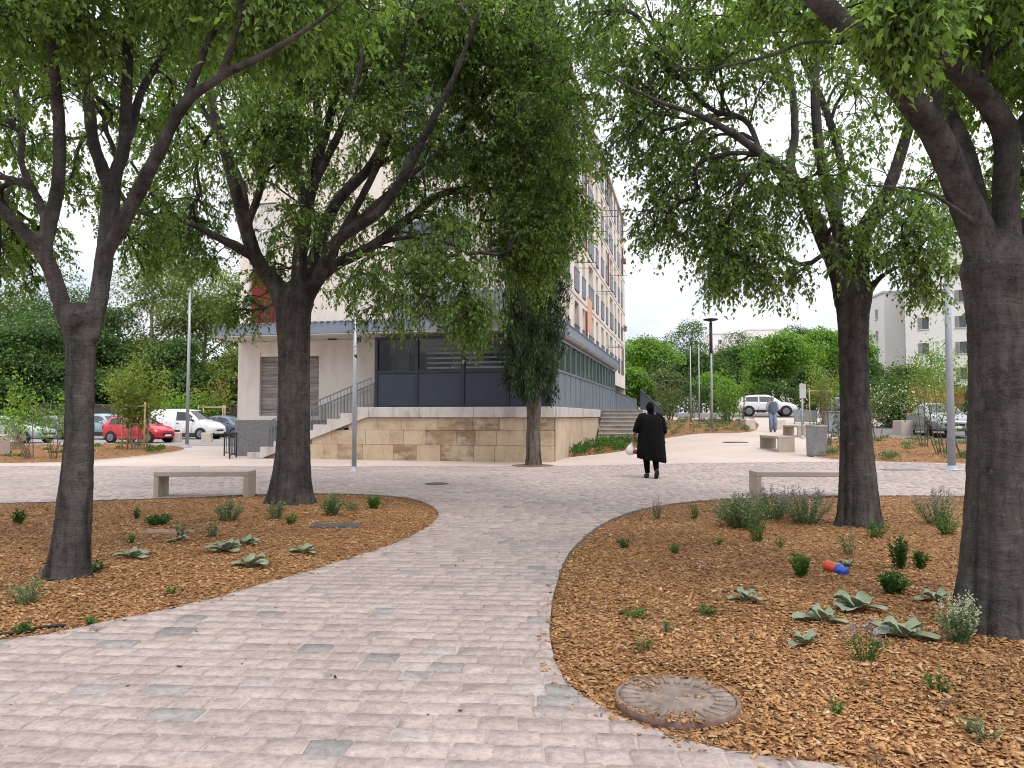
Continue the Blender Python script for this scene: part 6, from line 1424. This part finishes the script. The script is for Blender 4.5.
# ================================================================== CARS
def car(loc, rz, label, col, kind, plate_white=True):
    """local +x is the front"""
    K = dict(
      hatch=dict(L=3.5, w=.80, st=[(-1.75, .42, .80, .86, .66, .62), (-1.66, .30, .92, 1.10, .76, .62), (-1.35, .22, .95, 1.36, .80, .60), (-.75, .20, .95, 1.46, .80, .59), (-.1, .20, .94, 1.46, .80, .58), (.42, .20, .93, 1.34, .80, .58), (.98, .20, .92, .97, .79, .66), (1.40, .22, .84, .87, .77, .64), (1.66, .28, .70, .73, .70, .58), (1.76, .36, .58, .60, .58, .46)], wh=(-1.13, 1.17), r=.29, roof=(-1.35, .42), side=[(-1.28, -.52), (-.44, .62)], rear=(-1.66, -1.35)),
      van=dict(L=4.4, w=.90, st=[(-2.2, .40, 1.0, 1.74, .84, .74), (-2.1, .28, 1.08, 1.82, .90, .76), (-1.2, .22, 1.10, 1.87, .90, .76), (-.2, .22, 1.10, 1.87, .90, .75), (.42, .22, 1.10, 1.80, .90, .73), (1.22, .22, 1.10, 1.16, .89, .76), (1.78, .24, .98, 1.03, .87, .74), (2.08, .28, .80, .83, .80, .68), (2.2, .36, .62, .64, .68, .55)], wh=(-1.35, 1.40), r=.33, roof=(-.2, .42), side=[(-.30, .78)], rear=None),
      suv=dict(L=4.3, w=.88, st=[(-2.1, .50, .98, 1.05, .74, .68), (-2.0, .38, 1.02, 1.24, .84, .66), (-1.62, .32, 1.05, 1.48, .88, .64), (-.8, .30, 1.02, 1.57, .88, .63), (0, .30, 1.00, 1.57, .88, .62), (.40, .30, .99, 1.46, .88, .62), (1.02, .30, .99, 1.04, .87, .72), (1.62, .32, .92, .96, .85, .70), (2.0, .36, .78, .81, .78, .64), (2.14, .44, .62, .64, .64, .52)], wh=(-1.28, 1.32), r=.36, roof=(-1.62, .40), side=[(-1.5, -.62), (-.54, .66)], rear=(-2.0, -1.62)),
      saloon=dict(L=4.4, w=.86, st=[(-2.2, .42, .84, .90, .70, .62), (-2.08, .30, .95, 1.00, .80, .66), (-1.55, .22, .97, 1.05, .86, .66), (-1.0, .20, .95, 1.36, .86, .60), (-.4, .20, .94, 1.44, .86, .59), (.15, .20, .93, 1.40, .86, .58), (.95, .20, .92, .98, .85, .70), (1.55, .22, .84, .88, .83, .68), (1.98, .26, .70, .73, .76, .62), (2.16, .36, .56, .58, .62, .50)], wh=(-1.35, 1.38), r=.31, roof=(-1.0, .15), side=[(-.98, -.16), (-.08, .66)], rear=(-1.55, -1.0)))[kind]
    st = K['st']; xs = [s[0] for s in st]
    root = empty('van' if kind == 'van' else 'parked_car', loc, rz, label, 'van' if kind == 'van' else 'car', 'parked vehicles')
    def sec(x):
        return [float(np.interp(x, xs, [s[i] for s in st])) for i in range(1, 6)]
    def half(x):
        zb, zl, zr, w, wr = sec(x); wr = min(wr, w*.97)
        return [(0, zb), (w*.82, zb), (w*.97, zb+.09), (w, zb+(zl-zb)*.45), (w*.99, zb+(zl-zb)*.8), (w*.955, zl), (wr+.01, zl+(zr-zl)*.9), (wr*.86, zr+.015), (0, zr+.035)]
    xx = sorted(set(xs)|set(np.linspace(xs[0], xs[-1], 34))); vs = []; nh = 9
    for x in xx:
        h = half(x); full = h+[(-a, b) for a, b in h[-2:0:-1]]; vs += [(x, a, b) for a, b in full]
    n = 16; fs = [(i*n+j, i*n+(j+1) % n, (i+1)*n+(j+1) % n, (i+1)*n+j) for i in range(len(xx)-1) for j in range(n)]
    pm = paint('car_'+label.split()[0]+kind, col)
    blk = M('car_trim_black', (.018, .018, .02), .55, .2, 6, 0); gl = glass_mat('car_glass', (.015, .02, .022), .12, .03)
    m = MB(); m.add(vs, fs, True); k = len(xx)
    m.add([v for v in vs[:n]], [tuple(range(n))]); m.add(vs[-n:], [tuple(range(n))[::-1]])
    m.build('body', pm, root)
    off = .006
    def sidep(x, f):
        h = half(x); a, b = Vector((h[5][0], h[5][1])), Vector((h[6][0], h[6][1])); p = a.lerp(b, f); return p
    def glass_strip(a, b, sgn, f0, f1):
        vs = []; q = np.linspace(a, b, 7)
        for x in q:
            for f in (f0, f1):
                p = sidep(x, f); vs.append((x, sgn*(p.x+off), p.y))
        return vs, [(i*2, i*2+1, i*2+3, i*2+2) for i in range(6)]
    for a, b in K['side']:
        for sg in (-1, 1):
            q0 = a
            m = MB(); vs, fs = glass_strip(a, b, sg, .10, .90); m.add(vs, fs); m.build('side_window', gl, root)
    # windscreen and rear screen follow the loft between roof edge and cowl
    r1 = K['roof'][1]; cowl = [s[0] for s in st if s[0] > r1][0]
    def screen(xa, xb, name):
        vs = []; t = np.linspace(.08, .93, 6)
        for q in t:
            x = xa+(xb-xa)*q; h = half(x); top = [h[6], h[7], h[8]]; pr = [(-.93*h[6][0], h[6][1]), (-h[7][0]*.95, h[7][1]), (0, h[8][1]), (h[7][0]*.95, h[7][1]), (.93*h[6][0], h[6][1])]
            for a, b in pr: vs.append((x+.008*(1 if xb > xa else -1), a, b+.008))
        m = MB(); m.add(vs, [(i*5+j, i*5+j+1, (i+1)*5+j+1, (i+1)*5+j) for i in range(5) for j in range(4)], True); m.build(name, gl, root)
    screen(r1, cowl, 'windscreen')
    if K['rear']: screen(K['rear'][1], K['rear'][0], 'rear_window')
    # wheels
    r = K['r']; w = K['w']; ru = M('tyre_rubber', (.02, .02, .021), .85, .2, 8, 0); al = M('wheel_alloy', (.22, .225, .235), .4, .15, 6, 0, metal=.4)
    ry = Matrix.Rotation(R(90), 3, 'X')
    for x in K['wh']:
        for sg in (-1, 1):
            m = MB(); m.lathe([(r*1.17, -.006), (r*1.17, .006)], 26, (x, sg*(w+.001), r*1.04), ax=ry); 
            m.build('wheel_arch', blk, root)
            m = MB(); m.lathe([(r*.62, -.11), (r*.92, -.11), (r, -.08), (r, .08), (r*.92, .11), (r*.62, .11)], 26, (x, sg*(w-.07), r), ax=ry); wl = m.build('wheel', ru, root)
            m = MB(); m.lathe([(r*.66, -.112), (r*.60, -.115), (r*.5, -.095), (r*.18, -.10), (r*.12, -.12)] if sg > 0 else [(r*.12, .12), (r*.18, .10), (r*.5, .095), (r*.60, .115), (r*.66, .112)], 20, (x, sg*(w-.07), r), ax=ry)
            for k in range(5):
                a = k*1.2566; m.bar((x+math.cos(a)*r*.15, sg*(w+.048), r+math.sin(a)*r*.15), (x+math.cos(a)*r*.58, sg*(w+.045), r+math.sin(a)*r*.58), .05, .02)
            m.build('rim', al, wl)
    # lights, bumpers, mirrors, handles, plates
    xf = xs[-1]; xr = xs[0]; hl = M('headlamp_glass', (.55, .57, .6), .15, .1, 9, 0, spec=.8); tl = M('tail_lamp', (.35, .015, .015), .25, .1, 5, 0)
    for sg in (-1, 1):
        x = xs[-2]; zb, zl, zr, ww, wr = sec(x); m = MB(); m.ball((x-.12, sg*ww*.86, zl-.06), (.22, .13, .085), 12, 7, (0, R(22), sg*R(-18))); m.build('headlight', hl, root)
        x = xs[1]; zb, zl, zr, ww, wr = sec(x); m = MB(); m.ball((x-.02, sg*ww*.88, zl-.08), (.10, .10, .17 if kind != 'van' else .28), 10, 7); m.build('tail_light', tl, root)
        x = cowl-.18; zb, zl, zr, ww, wr = sec(x); m = MB(); m.ball((x-.1, sg*(ww+.10), zl+.07), (.07, .10, .075), 10, 6); m.bar((x-.08, sg*ww*.93, zl+.02), (x-.1, sg*(ww+.06), zl+.05), .04); m.build('wing_mirror', pm if kind != 'van' else blk, root)
        for a, b in (K['side'] if kind != 'van' else [(-.3, .2)]):
            x = a+.12; m = MB(); m.box((x, sg*(sec(x)[3]*.985+.012), sec(x)[1]-.10), (.17, .03, .03), .008); m.build('door_handle', pm if kind != 'van' else blk, root)
        # sill and door seams
        m = MB(); m.box(((K['wh'][0]+K['wh'][1])/2, sg*(w*.975+.004), sec(0)[0]+.09), (K['wh'][1]-K['wh'][0]-2.5*r, .03, .13), .01); m.build('sill_trim', blk if kind in ('van', 'suv') else pm, root)
        m = MB()
        for a in sorted({q for ab in K['side'] for q in ab}):
            zb, zl, zr, ww, wr = sec(a); h = half(a)
            m.bar((a, sg*(h[5][0]+.003), h[5][1]), (a+.02, sg*(h[3][0]+.003), h[3][1]), .012, .008); m.bar((a+.02, sg*(h[3][0]+.003), h[3][1]), (a+.02, sg*(h[2][0]+.003), h[2][1]+.06), .012, .008)
        m.build('door_seam', blk, root)
        if kind == 'van': 
            m = MB(); m.box((-.75, sg*(w*.99+.006), .52), (1.5, .03, .11), .01); m.build('rub_strip', blk, root)
    zb, zl, zr, ww, wr = sec(xs[-2]); m = MB(); m.box((xs[-2]+.03, 0, zb+.12), (.14, ww*1.7, .2 if kind != 'van' else .34), .04); m.build('bumper', blk if kind in ('van', 'suv') else pm, root)
    m = MB(); m.box((xf-.015, 0, .50 if kind != 'van' else .55), (.04, .78, .11), .02); m.build('grille', blk, root)
    pw = M('number_plate', (.68, .68, .66), .5, .05, 5, 0); m = MB(); m.box((xf+.035, 0, .40), (.02, .5, .105), .004); m.build('number_plate', pw, root)
    zb, zl, zr, ww, wr = sec(xs[1]); m = MB(); m.box((xs[1]-.03, 0, zb+.14), (.14, ww*1.8, .22), .04); m.build('bumper', pm if kind not in ('van', 'suv') else blk, root)
    if kind in ('suv', 'hatch', 'saloon'):
        m = MB(); x = K['roof'][0]+.25; m.tube([(x, .2, sec(x)[2]+.02), (x-.18, .2, sec(x)[2]+.16)], .008, 6); m.build('aerial', blk, root)
    return root
def cars():
    X = lambda px, Y: Vector(((px-512)/F*Y, Y, g((px-512)/F*Y, Y)))
    car(X(140, 40.6), R(-12), 'red small hatchback parked in front of the white van', (.56, .012, .03), 'hatch')
    car(X(189, 47.2), R(-10), 'white panel van parked behind the red car', (.74, .74, .75), 'van')
    car(X(109, 46.5), R(-30), 'pale-blue estate car half hidden behind the red car', (.24, .36, .42), 'suv')
    car(X(229, 51), R(-22), 'dark-blue car peeping out between the van and the building corner', (.10, .13, .19), 'hatch')
    car(X(14, 40.2), R(-8), 'silver-green saloon at the left picture edge', (.30, .34, .32), 'saloon')
    car(X(62, 47), R(-28), 'dark-grey car behind the near left trunk', (.10, .105, .115), 'hatch')
    car(X(766, 55.5), R(-14), 'white crossover parked on the far road by the standing man', (.75, .75, .76), 'suv')
    car(X(938, 33.2), R(-104), 'grey saloon facing the camera on the right road', (.20, .23, .245), 'saloon')
    car(X(842, 52), R(-90), 'black car mostly hidden by the central right trunk', (.02, .02, .024), 'hatch')
    car(X(1005, 39), R(-104), 'slate-grey car mostly hidden by the thickest trunk', (.17, .18, .19), 'saloon')

# ================================================================== PEOPLE
def skin(name, pts, edges, rad, sub=2):
    me = bpy.data.meshes.new(name); me.from_pydata([Vector(p) for p in pts], edges, []); o = bpy.data.objects.new(name, me); COL.objects.link(o)
    md = o.modifiers.new('s', 'SKIN'); md.use_smooth_shade = True
    sd = me.skin_vertices[0].data if me.skin_vertices else None
    if sd is None:
        bpy.context.view_layer.update(); sd = me.skin_vertices[0].data
    for i, r in enumerate(rad): sd[i].radius = (r, r) if not isinstance(r, tuple) else r
    sd[0].use_root = True
    ss = o.modifiers.new('u', 'SUBSURF'); ss.levels = sub; ss.render_levels = sub
    bpy.context.view_layer.update(); dg = bpy.context.evaluated_depsgraph_get(); r = bpy.data.meshes.new_from_object(o.evaluated_get(dg))
    bpy.data.objects.remove(o); 
    for p in r.polygons: p.use_smooth = True
    r.materials.clear(); return r
def join_mesh(ms, name):
    V, Fc, k = [], [], 0
    for m in ms:
        V += [tuple(v.co) for v in m.vertices]; Fc += [[i+k for i in p.vertices] for p in m.polygons]; k = len(V)
    me = bpy.data.meshes.new(name); me.from_pydata(V, [], Fc); me.polygons.foreach_set('use_smooth', [True]*len(Fc)); me.update(); return me
def rings(rs, n=28):
    """loft of (cx,cy,z,rx,ry,fold) rings"""
    vs = []
    for (cx, cy, z, rx, ry, fo, dz) in rs:
        for j in range(n):
            t = 2*math.pi*j/n; f = 1+fo*(math.sin(t*5+z*2)+.6*math.sin(t*8+1.3))
            vs.append((cx+rx*f*math.cos(t), cy+ry*f*math.sin(t), z+dz*math.cos(t)))
    k = len(rs); fs = [(i*n+j, i*n+(j+1) % n, (i+1)*n+(j+1) % n, (i+1)*n+j) for i in range(k-1) for j in range(n)]
    return vs, fs
def hand_chain(pts, edges, rad, wrist, d, side, curl=.5, s=1.0):
    """palm and five fingers grown from a wrist vertex index. d: hand direction, side: towards the thumb"""
    w = Vector(pts[wrist]); d = Vector(d).normalized(); side = Vector(side); side = (side-d*side.dot(d)).normalized(); nrm = d.cross(side)
    pi_ = len(pts); pts.append(tuple(w+d*.045*s)); edges.append((wrist, pi_)); rad.append((.026*s, .018*s))
    kp = []
    for q, (o, l) in enumerate(((.026, .068), (.009, .078), (-.009, .072), (-.026, .056))):
        b = w+d*.088*s+side*o*s; i0 = len(pts); pts.append(tuple(b)); edges.append((pi_, i0)); rad.append((.0095*s, .0095*s))
        m = b+(d*(1-.3*curl)+nrm*curl*.8).normalized()*l*.55*s; pts.append(tuple(m)); edges.append((i0, i0+1)); rad.append((.0085*s, .0085*s))
        e = m+(d*(1-curl)+nrm*curl*1.6).normalized()*l*.5*s; pts.append(tuple(e)); edges.append((i0+1, i0+2)); rad.append((.007*s, .007*s))
    b = w+d*.03*s+side*.03*s; i0 = len(pts); pts.append(tuple(b)); edges.append((pi_, i0)); rad.append((.012*s, .012*s))
    m = b+(d*.8+side*.6+nrm*.3).normalized()*.035*s; pts.append(tuple(m)); edges.append((i0, i0+1)); rad.append((.0105*s, .0105*s))
    e = m+(d*.9+nrm*.6).normalized()*.028*s; pts.append(tuple(e)); edges.append((i0+1, i0+2)); rad.append((.008*s, .008*s))
def head_parts(root, c, skinm, hairm, yaw, hair='cap', s=1.0, parent=None):
    pass
def body_figure(name, loc, rz, label, J, skinm, s=1.0):
    root = empty(name, loc, rz, label, 'person')
    return root
def head_mesh(c, face_dir=1.0):
    """head with a face looking along local +y, neck below"""
    c = Vector(c); m = MB(); n, k = 18, 13; vs = []
    for i in range(k+1):
        a = math.pi*i/k; z = math.cos(a)
        for j in range(n):
            b = 2*math.pi*j/n; x = math.sin(a)*math.cos(b); y = math.sin(a)*math.sin(b)
            rx, ry, rz_ = .076, .096, .118
            if z < -.1: rx *= 1-.28*(-z); ry *= 1-.12*(-z)
            fy = y
            px, py, pz = x*rx, y*ry, z*rz_
            if y > .55:   # brow, eye sockets, nose, chin
                if abs(x) < .22 and -.42 < z < .12: py += .020*(1-abs(x)/.22)*(.5-z)
                if .18 < abs(x) < .5 and -.05 < z < .18: py -= .008
                if z < -.72 and abs(x) < .4: py += .010
            vs.append(c+Vector((px, py, pz)))
    fs = [(i*n+j, (i+1)*n+j, (i+1)*n+(j+1) % n, i*n+(j+1) % n) for i in range(k) for j in range(n)]
    m.add(vs, fs, True)
    for sx in (-1, 1): m.ball(c+Vector((sx*.079, -.005, -.012)), (.012, .022, .032), 8, 6)
    return m.mesh('head')
def persons():
    skn = M('skin_brown', (.20, .10, .06), .6, .1, 8, .1, 60, spec=.4); skl = M('skin_light', (.42, .25, .17), .6, .1, 8, .1, 60, spec=.4)
    blk = M('black_cloth', (.006, .006, .0065), .95, .3, 4, .25, 40, spec=.08); blk2 = M('black_leggings', (.003, .003, .0035), .9, .2, 6, .15, 60, spec=.08); shoe = M('black_shoe', (.014, .014, .015), .5, .2, 8, .1)
    whs = M('shoe_sole', (.10, .10, .10), .7)
    # ---- walking woman seen from behind (faces local +y, away from the camera)
    p = G(651, 478.5); root = empty('person', (p.x, p.y, p.z+.012), R(4), 'person in a long black tunic walking away across the paving with a white bag', 'person')
    pts = [(0, 0, .93), (0, .0, 1.10), (0, .01, 1.28), (0, .02, 1.42), (0, .03, 1.50),
           (-.23, 0, 1.40), (-.33, -.01, 1.15), (-.40, .03, .93),
           (.23, 0, 1.40), (.33, .02, 1.15), (.35, .12, .94),
           (-.12, 0, .86), (-.10, .02, .48), (-.085, -.02, .09), (-.09, .10, .035),
           (.12, .0, .86), (.10, -.02, .48), (.065, -.24, .17), (.065, -.22, .06)]
    ed = [(0, 1), (1, 2), (2, 3), (3, 4), (3, 5), (5, 6), (6, 7), (3, 8), (8, 9), (9, 10), (0, 11), (11, 12), (12, 13), (13, 14), (0, 15), (15, 16), (16, 17), (17, 18)]
    rad = [(.20, .17), (.20, .17), (.20, .15), (.12, .11), (.06, .06), (.085, .085), (.06, .06), (.034, .03), (.085, .085), (.06, .06), (.034, .03), (.12, .12), (.075, .075), (.045, .045), (.035, .035), (.12, .12), (.075, .075), (.045, .045), (.035, .035)]
    hand_chain(pts, ed, rad, 7, (-.10, .05, -1), (.2, 1, 0), .75); hand_chain(pts, ed, rad, 10, (.05, .15, -1), (-.2, 1, 0), .5)
    bm_ = skin('body', pts, ed, rad, 2); me = join_mesh([bm_, head_mesh((0, .045, 1.615))], 'body'); link('body', me, skn, root)
    # head covering
    m = MB(); m.ball((0, .030, 1.635), (.092, .112, .128), 18, 12); m.ball((0, -.045, 1.60), (.075, .07, .085), 14, 9); m.ball((0, -.01, 1.50), (.085, .085, .07), 14, 8); m.build('headscarf', blk2, root)
    # tunic
    vs, fs = rings([(0, .01, 1.505, .075, .075, 0, 0), (0, .005, 1.475, .15, .11, .0, 0), (0, 0, 1.435, .235, .135, .0, 0), (0, -.01, 1.36, .285, .17, .01, 0), (0, -.015, 1.2, .285, .19, .015, 0), (0, -.015, 1.02, .295, .21, .02, 0), (0, -.015, .82, .32, .23, .028, 0), (0, -.015, .60, .335, .24, .035, -.01), (.01, -.02, .45, .34, .24, .04, -.05), (.012, -.02, .40, .33, .23, .04, -.06)], 40)
    m = MB(); m.add(vs, fs, True); 
    m.build('tunic', blk, root)
    m = MB()
    for s_, q in ((-1, [(-.10, 0, 1.455), (-.19, 0, 1.42), (-.25, -.005, 1.31), (-.315, -.01, 1.16), (-.355, .01, 1.06)]), (1, [(.10, 0, 1.455), (.19, 0, 1.42), (.25, .005, 1.31), (.30, .02, 1.16), (.325, .06, 1.04)])):
        mm = MB(); mm.tube(q, [.07, .10, .102, .088, .078], 16, True); mm.build('sleeve', blk, root)
    for q, r in (([(-.12, 0, .84), (-.10, .02, .48), (-.088, -.015, .12)], [.13, .085, .056]), ([(.12, 0, .84), (.10, -.02, .48), (.066, -.225, .19)], [.13, .085, .056])):
        mm = MB(); mm.tube(q, r, 14); mm.build('legging', blk2, root)
    for c, rx in (((-.09, .055, .05), 0), ((.066, -.255, .095), R(-58))):
        mm = MB(); mm.ball((c[0], c[1], c[2]), (.056, .14, .052), 14, 9, (rx, 0, 0)); mm.ball((c[0], c[1]-.06*math.cos(rx), c[2]+.03-.06*math.sin(rx)), (.05, .06, .05), 12, 8, (rx, 0, 0)); mm.build('shoe', shoe, root)
    # bag held in the image-left hand
    hx, hy, hz = p.x-.415, p.y+.05, p.z+.84
    b = empty('carrier_bag', (hx, hy, hz), R(4), 'white bag with a dark red lump held by the walking person', 'bag')
    m = MB(); vs, fs = rings([(-.05, 0, -.30, .03, .02, 0, 0), (-.05, 0, -.28, .08, .05, .05, 0), (-.05, 0, -.20, .115, .065, .08, 0), (-.04, 0, -.11, .08, .04, .1, 0), (-.01, 0, -.03, .03, .02, .1, 0), (0, 0, .0, .015, .015, 0, 0)], 24); m.add(vs, fs, True); m.build('bag_body', M('bag_white', (.66, .62, .60), .5, .1, 6), b)
    m = MB(); m.ball((.06, -.05, -.22), (.07, .06, .055), 12, 8); m.build('red_pack', M('dark_red_pack', (.20, .03, .03), .6), b)
    m = MB(); m.tube([(0, 0, -.02), (.02, 0, .03), (0, 0, .05), (-.02, 0, .03), (0, 0, -.02)], .006, 6); m.build('handle', M('bag_white', (.66, .62, .60)), b)
    # ---- standing man far behind
    p = G(773, 432); root = empty('person', p, R(-8), 'grey-haired person in a slate waistcoat and faded jeans standing by the white crossover', 'person')
    pts = [(0, 0, .95), (0, 0, 1.12), (0, .01, 1.30), (0, .01, 1.43), (0, .02, 1.50), (-.20, 0, 1.40), (-.25, .05, 1.14), (-.20, .22, 1.02), (.20, 0, 1.40), (.25, .05, 1.14), (.20, .22, 1.04), (-.095, 0, .90), (-.095, .02, .49), (-.09, -.01, .09), (-.095, .12, .04), (.095, 0, .90), (.09, .03, .49), (.085, .0, .09), (.09, .13, .04)]
    rad = [(.15, .12), (.15, .12), (.16, .12), (.10, .09), (.055, .055), (.065, .065), (.045, .045), (.03, .028), (.065, .065), (.045, .045), (.03, .028), (.09, .09), (.06, .06), (.042, .042), (.035, .035), (.09, .09), (.06, .06), (.042, .042), (.035, .035)]
    ed = [(0, 1), (1, 2), (2, 3), (3, 4), (3, 5), (5, 6), (6, 7), (3, 8), (8, 9), (9, 10), (0, 11), (11, 12), (12, 13), (13, 14), (0, 15), (15, 16), (16, 17), (17, 18)]
    hand_chain(pts, ed, rad, 7, (.2, .9, -.25), (.6, 0, 1), .6); hand_chain(pts, ed, rad, 10, (-.2, .9, -.25), (-.6, 0, 1), .6)
    me = join_mesh([skin('body', pts, ed, rad, 2), head_mesh((0, .035, 1.625))], 'body'); link('body', me, skl, root)
    m = MB(); m.ball((0, .012, 1.645), (.084, .100, .108), 16, 10); m.build('hair', M('hair_grey', (.34, .33, .32), .9, .2, 20, .3, 60), root)
    vs, fs = rings([(0, .01, 1.475, .10, .085, 0, 0), (0, .01, 1.44, .19, .115, 0, 0), (0, 0, 1.35, .215, .14, .01, 0), (0, 0, 1.15, .195, .145, .015, 0), (0, 0, .93, .205, .15, .02, 0), (0, 0, .90, .195, .14, .02, 0)], 28); m = MB(); m.add(vs, fs, True); m.build('waistcoat', M('slate_cloth', (.085, .11, .155), .9, .2, 6, .2, 50), root)
    for s_ in (-1, 1):
        m = MB(); m.tube([(s_*.17, 0, 1.43), (s_*.225, .02, 1.30), (s_*.255, .05, 1.14), (s_*.215, .17, 1.05)], [.078, .072, .062, .05], 14, False); m.build('sleeve', M('pale_shirt', (.42, .44, .48), .9, .15, 6, .2, 50), root)
        m = MB(); m.tube([(s_*.085, 0, .95), (s_*.097, .02, .49), (s_*.09, .0, .07)], [.118, .085, .075], 14); m.build('trouser_leg', M('faded_denim', (.15, .20, .28), .9, .2, 5, .2, 60), root)
        m = MB(); m.ball((s_*.09, .055, .045), (.048, .13, .045), 12, 8); m.build('shoe', M('brown_shoe', (.05, .035, .03), .6), root)
# ================================================================== BUILD
import os, time
def run():
    T = time.time()
    world(); camera()
    steps = [ground_all, building, plinth, main_trees, cypress, furniture, far_buildings, cars, persons, bed_plants]
    for f in steps:
        f(); print('STEP', f.__name__, round(time.time()-T, 1), flush=True)
    bk, bp, dk, md, lt, gy = background_trees(); young_trees(lt, gy, md)
    print('STEP trees', round(time.time()-T, 1), flush=True)
run()
